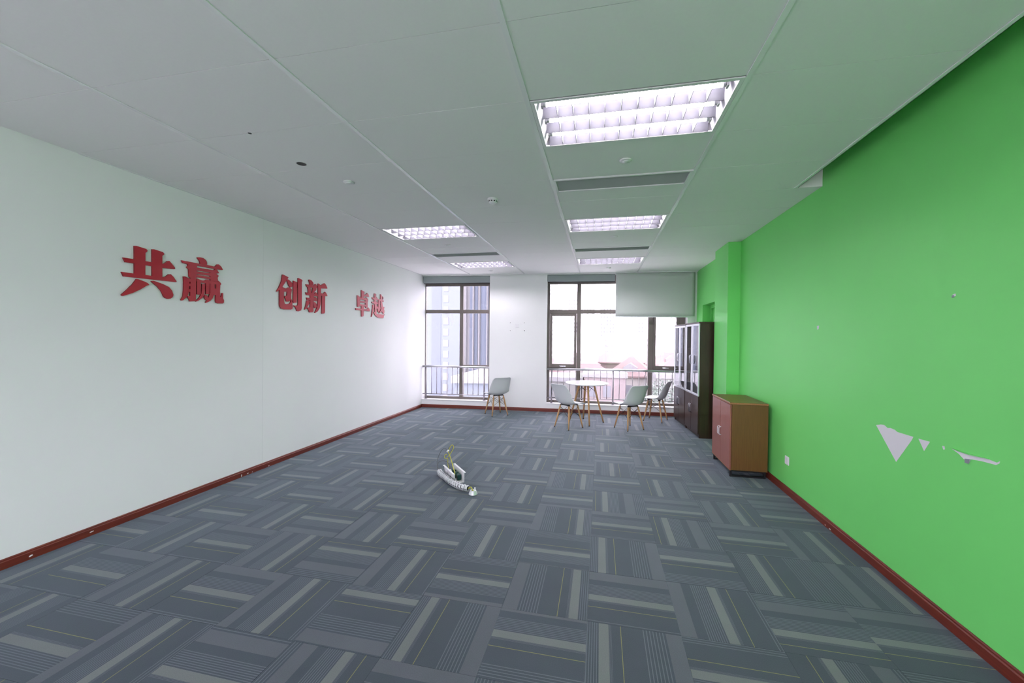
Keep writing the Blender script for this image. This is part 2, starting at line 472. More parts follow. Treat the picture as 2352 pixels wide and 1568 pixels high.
# wall behind the camera; its windows are added to light the room
b = MB()
b.box(XL - 0.2, XR + 0.25, NEAR_Y - 0.2, NEAR_Y, -0.02, 0.2).box(XL - 0.2, XR + 0.25, NEAR_Y - 0.2, NEAR_Y, 2.75, TOPZ)
for a, c in ((XL - 0.2, -3.6), (-1.0, -0.8), (1.6, XR + 0.25)): b.box(a, c, NEAR_Y - 0.2, NEAR_Y, 0.2, 2.75)
struct(b.build('wall_near', 'wall_white'), 'white wall behind the viewer')

# recessed doorway past the pillar
d1 = bpy.data.objects.new('door_1', None); COL.objects.link(d1); struct(d1, 'green painted door set in a recess beside the bookcases')
d1.location = (XR, RY0, 0)
b = MB(); dx = 0.14; W_ = RY1 - RY0
b.box(dx, dx + 0.09, 0, 0.06, 0, RZ).box(dx, dx + 0.09, W_ - 0.06, W_, 0, RZ).box(dx, dx + 0.09, 0.06, W_ - 0.06, RZ - 0.06, RZ)
b.build('door_frame', 'wall_green', d1)
MB().bbox(dx + 0.03, dx + 0.075, 0.063, W_ - 0.063, 0.005, RZ - 0.063, 0.004).build('door_leaf', 'wall_green', d1)
MB().tube([(dx + 0.03, 0.14, 1.0), (dx - 0.02, 0.14, 1.0), (dx - 0.025, 0.16, 1.0), (dx - 0.025, 0.26, 1.0)], 0.009).build('door_handle', 'steel', d1)

# baseboards
def skirting(name, pts_fn, length, h, label, loc, rz):
    prof = [(0, 0), (0.014, 0), (0.014, h * 0.72), (0.009, h * 0.80), (0.009, h * 0.92), (0.005, h), (0, h)]
    b = MB().prism(prof, pts_fn, 0, length)
    return struct(b.build(name, 'mahogany', None, loc, rz), label)
bl = skirting('baseboard_left', lambda a, c, t: (a, t, c), wall_y(XL) - NEAR_Y, 0.068, 'reddish brown baseboard under the white wall', (XL, NEAR_Y, 0), 0)
br = skirting('baseboard_right', lambda a, c, t: (-a, t, c), 6.245 - NEAR_Y, 0.076, 'reddish brown baseboard under the green wall', (XR, NEAR_Y, 0), 0)
bf = skirting('baseboard_far', lambda a, c, t: (t, -a, c), WLEN - 0.02, 0.072, 'reddish brown baseboard under the windows', (XL, OY, 0), TH)
for y, z, l, hh in ((2.05, .024, .022, .013), (2.40, .030, .030, .008), (3.767, .018, .012, .030), (3.85, .016, .03, .008), (3.91, .014, .012, .007), (4.15, .01, .02, .01)):
    q = [(-l, -hh * .3), (-l * .2, -hh * .5), (l, -hh * .1), (l * .8, hh * .4), (0, hh * .5), (-l * .7, hh * .2)]
    MB().prism([(y - NEAR_Y + a * .5, z + c) for a, c in q], lambda a, c, t: (t, a, c), 0.010, 0.0146).build('paint_chip', 'white_plastic', bl)
for y, z, l, hh in ((3.88, .012, .014, .010), (3.95, .015, .008, .008)):
    q = [(-l, -hh * .4), (l, -hh * .3), (l * .6, hh * .5), (-l * .5, hh * .4)]
    MB().prism([(y - NEAR_Y + a, z + c) for a, c in q], lambda a, c, t: (-t, a, c), 0.010, 0.0146).build('paint_chip', 'white_plastic', br)

# ------------------------------------------------------------------ ceiling
CX = [XL, -2.812, -1.615, -0.431, 0.744, 1.722]
CY0, CP_ = 1.727, 0.60
SLOT_Y = 4.127
PY0 = CY0 - 3 * CP_                     # panels are laid singly from here to the far wall
b = MB().box(XL - 0.2, XR + 0.25, NEAR_Y - 0.2, 9.3, TOPZ, TOPZ + 0.1)
ceiling = struct(b.build('ceiling', 'void'), 'suspended ceiling of large off-white panels')
MB().box(XL, 1.70, NEAR_Y, PY0, HC, HC + 0.012).build('ceiling_field', 'ceiling_panel', ceiling)
LIGHTS = [(3, 1), (3, 5), (3, 9), (1, 5), (1, 9)]
VENTS = [(3, 3, 3.535, 3.835), (3, 7, 6.29, 6.555), (1, 7, 6.31, 6.60)]
DISC_ROWS = {}
def panel(x0, x1, y0, y1):
    g = 0.0015
    poly = [(x0 + g, y0 + g), (x1 - g, y0 + g), (x1 - g, y1 - g), (x0 + g, y1 - g)]
    poly = clip_far(poly, -0.035)
    if len(poly) < 3: return
    cx = (x0 + x1) / 2; cy = (y0 + y1) / 2
    bt = poly
    n = len(poly)
    vs = [(a - cx, c - cy, 0.0) for a, c in bt] + [(a - cx, c - cy, 0.0015) for a, c in poly] + [(a - cx, c - cy, 0.014) for a, c in poly]
    fs = [tuple(range(n))[::-1], tuple(range(2 * n, 3 * n))]
    for r in (0, 1): fs += [(r * n + q, r * n + (q + 1) % n, (r + 1) * n + (q + 1) % n, (r + 1) * n + q) for q in range(n)]
    MB().add(vs, fs).build('ceiling_panel', 'ceiling_panel', ceiling, (cx, cy, HC + rng.uniform(0, 0.0008)))
for ci in range(5):
    for rj in range(-3, 12):
        x0, x1 = CX[ci], CX[ci + 1]
        y0, y1 = CY0 + rj * CP_, CY0 + (rj + 1) * CP_
        if (ci, rj) in LIGHTS: continue
        if ci == 4 and y0 >= SLOT_Y - 0.01: x1 = XR
        vt = [q for q in VENTS if q[0] == ci and q[1] == rj]
        if vt:
            _, _, va, vb = vt[0]
            if va - y0 > 0.03: panel(x0, x1, y0, va)
            if y1 - vb > 0.03: panel(x0, x1, vb, y1)
            elif vb > y1: pass
        elif ci in (1,) and rj == 8: panel(x0, x1, 6.60, y1)
        elif ci in (3,) and rj == 8: panel(x0, x1, 6.555, y1)
        else: panel(x0, x1, y0, y1)
for i, x in enumerate(CX[1:5]):
    w = 0.014
    MB().box(x - w, x + w, NEAR_Y, wall_y(x) - 0.035, HC - 0.004, HC - 0.0005).box(x - 0.002, x + 0.002, NEAR_Y, wall_y(x) - 0.035, HC - 0.0005, HC + 0.03).build('ceiling_bar', 'ceiling_bar', ceiling)
# edge angles
MB().box(1.70, 1.726, NEAR_Y, SLOT_Y, HC - 0.005, HC - 0.001).box(1.722, 1.726, NEAR_Y, SLOT_Y, HC - 0.005, HC + 0.025).build('edge_angle', 'ceiling_bar', ceiling)
MB().box(XL, XL + 0.02, 2.327, wall_y(XL) - 0.03, HC - 0.004, HC - 0.001).build('edge_angle', 'ceiling_bar', ceiling)
b = MB()
vs = []
for (a, c) in ((XL, 0), (XR, 0)):
    y = wall_y(a)
    vs += [(a, y - 0.060, HC - 0.012), (a, y - 0.030, HC - 0.012), (a, y - 0.030, HC + 0.05), (a, y - 0.060, HC + 0.05)]
b.add(vs, [(0, 4, 5, 1), (1, 5, 6, 2), (3, 2, 6, 7), (0, 3, 7, 4), (0, 1, 2, 3), (4, 7, 6, 5)])
b.build('edge_angle', 'ceiling_bar', ceiling)
# slot along the green wall: the end face where the ceiling meets it again
MB().box(1.722, XR, SLOT_Y, SLOT_Y + 0.012, HC, TOPZ).build('slot_end_board', 'ceiling_panel', ceiling)
MB().box(1.60, 1.722, NEAR_Y, SLOT_Y, HC + 0.03, TOPZ).build('slot_side_board', 'ceiling_panel', ceiling)

# ------------------------------------------------------------------ ceiling lights
def make_light():
    """recessed louvre fitting, origin at its centre on the ceiling plane"""
    t = thing('ceiling_light', '', 'ceiling light', group='louvred ceiling lights')
    Lx, Ly, H = 1.150, 0.590, 0.10
    x, y = Lx / 2, Ly / 2
    b = MB()
    b.box(-x, x, -y, y, H, H + 0.004)
    b.box(-x, -x + 0.004, -y, y, 0, H).box(x - 0.004, x, -y, y, 0, H).box(-x, x, -y, -y + 0.004, 0, H).box(-x, x, y - 0.004, y, 0, H)
    b.build('housing', 'reflector', t)
    f = MB(); fw = 0.022; ix, iy = x - 0.003, y - 0.003
    f.box(-ix, ix, -iy, -iy + fw, -0.004, 0.004).box(-ix, ix, iy - fw, iy, -0.004, 0.004)
    f.box(-ix, -ix + fw, -iy + fw, iy - fw, -0.004, 0.004).box(ix - fw, ix, -iy + fw, iy - fw, -0.004, 0.004)
    f.build('rim', 'louver_white', t)
    bw = (Ly - 0.05) / 3
    px = x - 0.050
    for k_ in range(4):
        yy = -y + 0.025 + bw * k_
        prof = [(-0.002, -0.002), (0.002, -0.002), (0.014, 0.086), (-0.014, 0.086)]
        MB().prism(prof, lambda a, c, tt: (tt, yy + a, c), -px, px).build('long_louvre', 'louver_grey', t)
    for s_ in (-1, 1):
        MB().prism([(s_ * (px + 0.028), -0.002), (s_ * (px + 0.031), -0.002), (s_ * (px + 0.006), 0.085), (s_ * (px + 0.003), 0.085)], lambda a, c, tt: (a, tt, c), -y + 0.024, y - 0.024).build('end_reflector', 'louver_white', t)
    blade = MB().prism([(-0.0015, 0.0), (0.0015, 0.0), (0.004, 0.045), (-0.004, 0.045)], lambda a, c, tt: (a, tt, c), -bw / 2 + 0.008, bw / 2 - 0.008).mesh('cross_blade')
    for k_ in range(3):
        yc = -y + 0.025 + bw * (k_ + 0.5)
        for m in range(1, 11):
            obj('cross_blade', blade, 'louver_blade', t, (-px + 2 * px * m / 11, yc, 0.0))
        tb = MB().rod((-px + 0.030, yc, 0.036), (px - 0.030, yc, 0.036), 0.013, n=12).build('fluorescent_tube', 'tube_glow', t)
        for s_ in (-1, 1):
            c_ = MB().rod((s_ * (px - 0.032), yc, 0.036), (s_ * (px - 0.006), yc, 0.036), 0.0135, n=12)
            c_.box(s_ * (px - 0.008) - 0.006, s_ * (px - 0.008) + 0.006, yc - 0.018, yc + 0.018, 0.020, 0.1)
            c_.build('tube_cap', 'tube_cap', tb)
    return t
proto = make_light()
LL = {(3, 1): 'nearest and largest louvred ceiling light with three lit tubes', (3, 5): 'louvred ceiling light between the two grilles of the right row',
      (3, 9): 'right-hand far louvred ceiling light just in front of the wide window', (1, 5): 'left row louvred ceiling light nearer the viewer, before the grille',
      (1, 9): 'left row far louvred ceiling light near the narrow window'}
first = True
spots = [(q, LL[q]) for q in LIGHTS] + [((3, -3), 'unseen louvred light added above the viewer to brighten the room, right row'), ((1, -3), 'unseen louvred light added above the viewer to brighten the room, left row')]  # the last two are unseen lights added for brightness
for (ci, rj), lab in spots:
    o = proto if first else copy_tree(proto)
    first = False
    o.location = ((CX[ci] + CX[ci + 1]) / 2, CY0 + (rj + 0.5) * CP_, HC)
    o['label'] = lab

# ------------------------------------------------------------------ air grilles
def grille(ci, va, vb, label):
    x0, x1 = CX[ci] + 0.014, CX[ci + 1] - 0.014
    t = thing('air_grille', label, 'air vent', ((x0 + x1) / 2, (va + vb) / 2, HC), 0, 'linear air grilles in the ceiling')
    w, d = (x1 - x0) / 2, (vb - va) / 2
    f = MB(); e = 0.022
    f.box(-w, w, -d, -d + e, -0.006, 0.012).box(-w, w, d - e, d, -0.006, 0.012).box(-w, -w + e, -d + e, d - e, -0.006, 0.012).box(w - e, w, -d + e, d - e, -0.006, 0.012)
    f.build('frame', 'louver_white', t)
    MB().box(-w + e, w - e, -d + e, d - e, 0.016, 0.018).build('backing', 'vent_back', t)
    n = int((2 * d - 2 * e) / 0.0125)
    bl_ = MB().add([(-w + e, -0.0028, 0.012), (w - e, -0.0028, 0.012), (w - e, 0.0038, 0.001), (-w + e, 0.0038, 0.001),
                    (-w + e, -0.0018, 0.013), (w - e, -0.0018, 0.013), (w - e, 0.0048, 0.002), (-w + e, 0.0048, 0.002)],
                   [(0, 1, 2, 3), (4, 7, 6, 5), (0, 4, 5, 1), (3, 2, 6, 7), (0, 3, 7, 4), (1, 5, 6, 2)]).mesh('slat')
    for k_ in range(n):
        obj('slat', bl_, 'vent_mesh', t, (0, -d + e + (k_ + 0.5) * (2 * d - 2 * e) / n, 0))
grille(3, 3.535, 3.835, 'nearest long grey air grille, behind the largest ceiling light')
grille(3, 6.29, 6.555, 'far grey air grille in the right row of the ceiling')
grille(1, 6.31, 6.60, 'grey air grille in the left row of the ceiling')

# ------------------------------------------------------------------ small ceiling fittings
def disc(x, y, label, r=0.046):
    t = thing('sprinkler_cover', label, 'ceiling cover', (x, y, HC), 0, 'round white ceiling covers')
    MB().lathe([(r * .9, 0.0), (r, -0.003), (r, -0.007), (r * .9, -0.011), (r * .62, -0.013)], 28, cap0=True).build('cover_ring', 'white_plastic', t)
    MB().lathe([(r * .58, -0.0125), (r * .55, -0.016), (0.004, -0.0175)], 24).build('cover_plate', 'white_plastic', t)
disc(-2.215, 3.23, 'round white ceiling cover above the red characters, nearest of the left row')
disc(0.178, 3.24, 'round white ceiling cover just behind the largest ceiling light')
disc(0.175, 5.64, 'round white ceiling cover between second light and far grille, right row')
disc(-2.25, 5.72, 'round white ceiling cover between light and grille of the left row')
disc(-2.24, 8.13, 'round white ceiling cover over the narrow window')
disc(0.152, 8.14, 'round white ceiling cover over the wide window')
t = thing('smoke_detector', 'white smoke detector on the middle strip of ceiling', 'smoke detector', (-1.06, 3.90, HC))
MB().lathe([(0.05, 0.0), (0.052, -0.006), (0.052, -0.016), (0.046, -0.02)], 28).build('base', 'white_plastic', t)
MB().lathe([(0.042, -0.018), (0.044, -0.028), (0.040, -0.040), (0.026, -0.048), (0.010, -0.050)], 28).build('chamber', 'louver_white', t)
for k_ in range(10):
    a = 2 * pi * k_ / 10
    MB().box(-0.008, 0.008, 0.0425, 0.0450, -0.034, -0.024).build('slit', 'black_plastic', t, None, a)
def hole(x, y, r, label):
    t = thing('ceiling_hole', label, 'hole', (x, y, HC), 0)
    MB().lathe([(r, -0.0015), (r, 0.001)], 24).build('opening', 'black_plastic', t)
    MB().lathe([(r * 1.12, -0.001), (r * 1.12, 0.0), (r, 0.0), (r, -0.002), (r * 1.12, -0.001)], 24, cap0=False, cap1=False).build('rim', 'plaster', t)
hole(-2.36, 2.82, 0.036, 'larger dark round hole in the left ceiling strip')
hole(-2.355, 2.325, 0.012, 'tiny dark hole at a ceiling joint')
hole(-2.805, 2.945, 0.008, 'tiny dark hole beside the left ceiling bar')

# ------------------------------------------------------------------ windows
def wthing(name, label):
    o = bpy.data.objects.new(name, None); COL.objects.link(o)
    o.location = (XL, OY, 0); o.rotation_euler = (0, 0, TH)
    return struct(o, label)
FD0, FD1 = 0.165, 0.225
def bar(par, name, u0, u1, z0, z1, d0=FD0, d1=FD1, mat='frame_metal'):
    return MB().bbox(u0, u1, d0, d1, z0, z1, 0.003).build(name, mat, par)
def pane(par, u0, u1, z0, z1, d=0.195):
    return MB().box(u0, u1, d, d + 0.006, z0, z1).build('pane', 'window_glass', par)
def sash(par, u0, u1, z0, z1, w=0.052):
    s = MB(); d0, d1 = FD0 - 0.018, FD0 + 0.03
    s.bbox(u0, u0 + w, d0, d1, z0, z1, 0.003).bbox(u1 - w, u1, d0, d1, z0, z1, 0.003)
    s.bbox(u0 + w, u1 - w, d0, d1, z0, z0 + w * 1.5, 0.003).bbox(u0 + w, u1 - w, d0, d1, z1 - w, z1, 0.003)
    o = s.build('sash', 'frame_metal', par)
    MB().box(u0 + w, u1 - w, 0.180, 0.186, z0 + w * 1.5, z1 - w).build('pane', 'window_glass', o)
    c = (u0 + u1) / 2
    hb = MB().bbox(c - 0.06, c + 0.06, d0 - 0.012, d0, z0 + 0.018, z0 + 0.044, 0.003)
    hb.tube([(c + 0.03, d0 - 0.012, z0 + 0.03), (c + 0.03, d0 - 0.035, z0 + 0.032), (c + 0.01, d0 - 0.042, z0 + 0.034), (c - 0.075, d0 - 0.046, z0 + 0.040)], 0.008)
    hb.build('handle', 'steel', o)
    return o
w1 = wthing('window_1', 'narrow tall window beside the white wall')
ZT = 2.7450; ZB = 0.235
bar(w1, 'frame', W1[0], W1[1], ZT, S1); bar(w1, 'frame', W1[0], W1[1], S0 + 0.012, ZB)
bar(w1, 'frame', W1[0], W1[0] + 0.022, ZB, ZT); bar(w1, 'frame', 1.498, W1[1], ZB, ZT)
bar(w1, 'mullion', 0.832, 0.914, ZB, ZT, FD0 - 0.02, FD1 + 0.02)
bar(w1, 'transom', 0.022, 0.832, 2.130, 2.208); bar(w1, 'transom', 0.914, 1.498, 2.130, 2.208)
bar(w1, 'transom', 0.914, 1.498, 0.900, 0.962)
pane(w1, 0.022, 0.832, 2.208, ZT); pane(w1, 0.914, 1.498, 2.208, ZT); pane(w1, 0.022, 0.832, ZB, 2.130)
pane(w1, 0.914, 1.498, 0.962, 2.130); pane(w1, 0.914, 1.498, ZB, 0.900)
w2 = wthing('window_2', 'wide window with two opening sashes above a railing')
ZT2 = 2.768
bar(w2, 'frame', W2[0], W2[1], ZT2, S1); bar(w2, 'frame', W2[0], W2[1], S0 + 0.012, ZB)
bar(w2, 'frame', W2[0], 2.866, ZB, ZT2); bar(w2, 'frame', 5.570, W2[1], ZB, ZT2)
bar(w2, 'mullion', 3.452, 3.537, ZB, ZT2, FD0 - 0.02, FD1 + 0.02); bar(w2, 'mullion', 4.945, 5.042, ZB, ZT2, FD0 - 0.02, FD1 + 0.02)
for a, c in ((2.866, 3.452), (3.537, 4.945), (5.042, 5.570)):
    bar(w2, 'transom', a, c, 2.128, 2.212); pane(w2, a, c, 2.212, ZT2)
for a, c in ((2.866, 3.452), (5.042, 5.570)):
    bar(w2, 'transom', a, c, 0.880, 0.945); pane(w2, a, c, ZB, 0.880)
    sash(w2, a + 0.004, c - 0.004, 0.947, 2.126)
pane(w2, 3.537, 4.945, ZB, 2.128)

# frames and panes of the unseen windows added to brighten the room
for n, (a, c) in ((3, (-3.6, -1.0)), (4, (-0.8, 1.6))):
    o = bpy.data.objects.new('window_%d' % n, None); COL.objects.link(o); struct(o, 'unseen window added behind the viewer to brighten the room')
    m = (a + c) / 2
    q = MB().box(a, c, NEAR_Y - 0.14, NEAR_Y - 0.08, 0.2, 0.26).box(a, c, NEAR_Y - 0.14, NEAR_Y - 0.08, 2.69, 2.75)
    for x in (a, m - 0.03, c - 0.06): q.box(x, x + 0.06, NEAR_Y - 0.14, NEAR_Y - 0.08, 0.26, 2.69)
    q.build('frame', 'frame_metal', o)
    MB().box(a + 0.06, m - 0.03, NEAR_Y - 0.113, NEAR_Y - 0.107, 0.26, 2.69).build('pane', 'window_glass', o)
    MB().box(m + 0.03, c - 0.06, NEAR_Y - 0.113, NEAR_Y - 0.107, 0.26, 2.69).build('pane', 'window_glass', o)

# ------------------------------------------------------------------ roller blinds
def blind(u0, u1, zb, label, down):
    t = thing('roller_blind', label, 'roller blind', FW((u0 + u1) / 2, 0, 0), TH, 'roller blinds')
    w = (u1 - u0) / 2
    if not down:
        b = MB().bbox(-w, w, 0.015, 0.105, zb, 2.945, 0.006); b.build('cassette', 'blind_cassette', t)
        MB().rod((-w + 0.004, 0.06, zb - 0.006), (w - 0.004, 0.06, zb - 0.006), 0.010, n=10).build('bottom_bar', 'frame_seal', t)
    else:
        n = 24; vs = []; zz = [zb + (2.962 - zb) * q / 10 for q in range(11)]
        fr, bk = [], []
        for z in zz:
            for i in range(n + 1):
                x = -w + 2 * w * i / n
                wv = 0.0012 * sin(i * 0.55) + 0.0008 * sin(i * 1.7 + z * 3)
                fr.append((x, -0.030 + wv, z)); bk.append((x, -0.0288 + wv, z))
        m = n + 1; fs = []
        off = len(fr)
        for r in range(10):
            for i in range(n):
                a = r * m + i; fs += [(a, a + 1, a + m + 1, a + m), (off + a, off + a + m, off + a + m + 1, off + a + 1)]
        for i in range(n): fs += [(i, off + i, off + i + 1, i + 1), (10 * m + i, 10 * m + i + 1, off + 10 * m + i + 1, off + 10 * m + i)]
        for r in range(10): fs += [(r * m, r * m + m, off + r * m + m, off + r * m), (r * m + n, off + r * m + n, off + r * m + m + n, r * m + m + n)]
        MB().add(fr + bk, fs, True).build('fabric', 'blind_fabric', t)
        MB().bbox(-w - 0.008, w + 0.008, -0.036, -0.022, zb - 0.016, zb + 0.006, 0.003).build('bottom_bar', 'aluminium', t)
        MB().rod((-w, -0.016, 2.938), (w, -0.016, 2.938), 0.013, n=14).build('roller', 'white_plastic', t)
        MB().tube([(w + 0.012, -0.03, 2.95), (w + 0.012, -0.03, 1.1)], 0.002, 6).build('pull_chain', 'white_plastic', t)
blind(W1[0] + 0.012, W1[1] - 0.004, 2.800, 'grey rolled-up blind at the top of the narrow window', False)
blind(W2[0] + 0.0, 4.236, 2.805, 'grey rolled-up blind over the left half of the wide window', False)
blind(4.246, 5.818, 2.055, 'pale roller blind pulled halfway down the wide window beside the green wall', True)

# ------------------------------------------------------------------ window railings
def railing(u0, u1, posts, bals, label):
    t = thing('window_railing', label, 'railing', FW(u0, 0.06, S0 + 0.012), TH, 'steel railings in the windows')
    z = S0 + 0.012
    L = u1 - u0
    MB().rod((0.001, 0, 0.920 - z), (L - 0.001, 0, 0.920 - z), 0.024, n=14).build('handrail', 'steel', t)
    MB().rod((0.001, 0, 0.300 - z), (L - 0.001, 0, 0.300 - z), 0.010, n=10).build('lower_rail', 'rail_steel_backlit', t)
    for p_ in posts:
        MB().rod((p_ - u0, 0, 0), (p_ - u0, 0, 0.905 - z), 0.016, n=12).lathe([(0.034, 0.0), (0.034, 0.006), (0.02, 0.012)], 16, (p_ - u0, 0, 0)).build('post', 'rail_steel_backlit', t)
    bm_ = MB().rod((0, 0, 0.300 - z), (0, 0, 0.905 - z), 0.0072, n=8).mesh('baluster')
    for p_ in bals: obj('baluster', bm_, 'rail_steel_backlit', t, (p_ - u0, 0, 0))
railing(W1[0], W1[1], (0.078, 1.430), [0.210 + 0.1205 * q for q in range(10)], 'stainless railing across the narrow window')
railing(W2[0], W2[1], (2.925, 4.222, 5.55), [3.052 + 0.130 * q for q in range(9)] + [4.352 + 0.1335 * q for q in range(9)], 'stainless railing across the wide window behind the table')

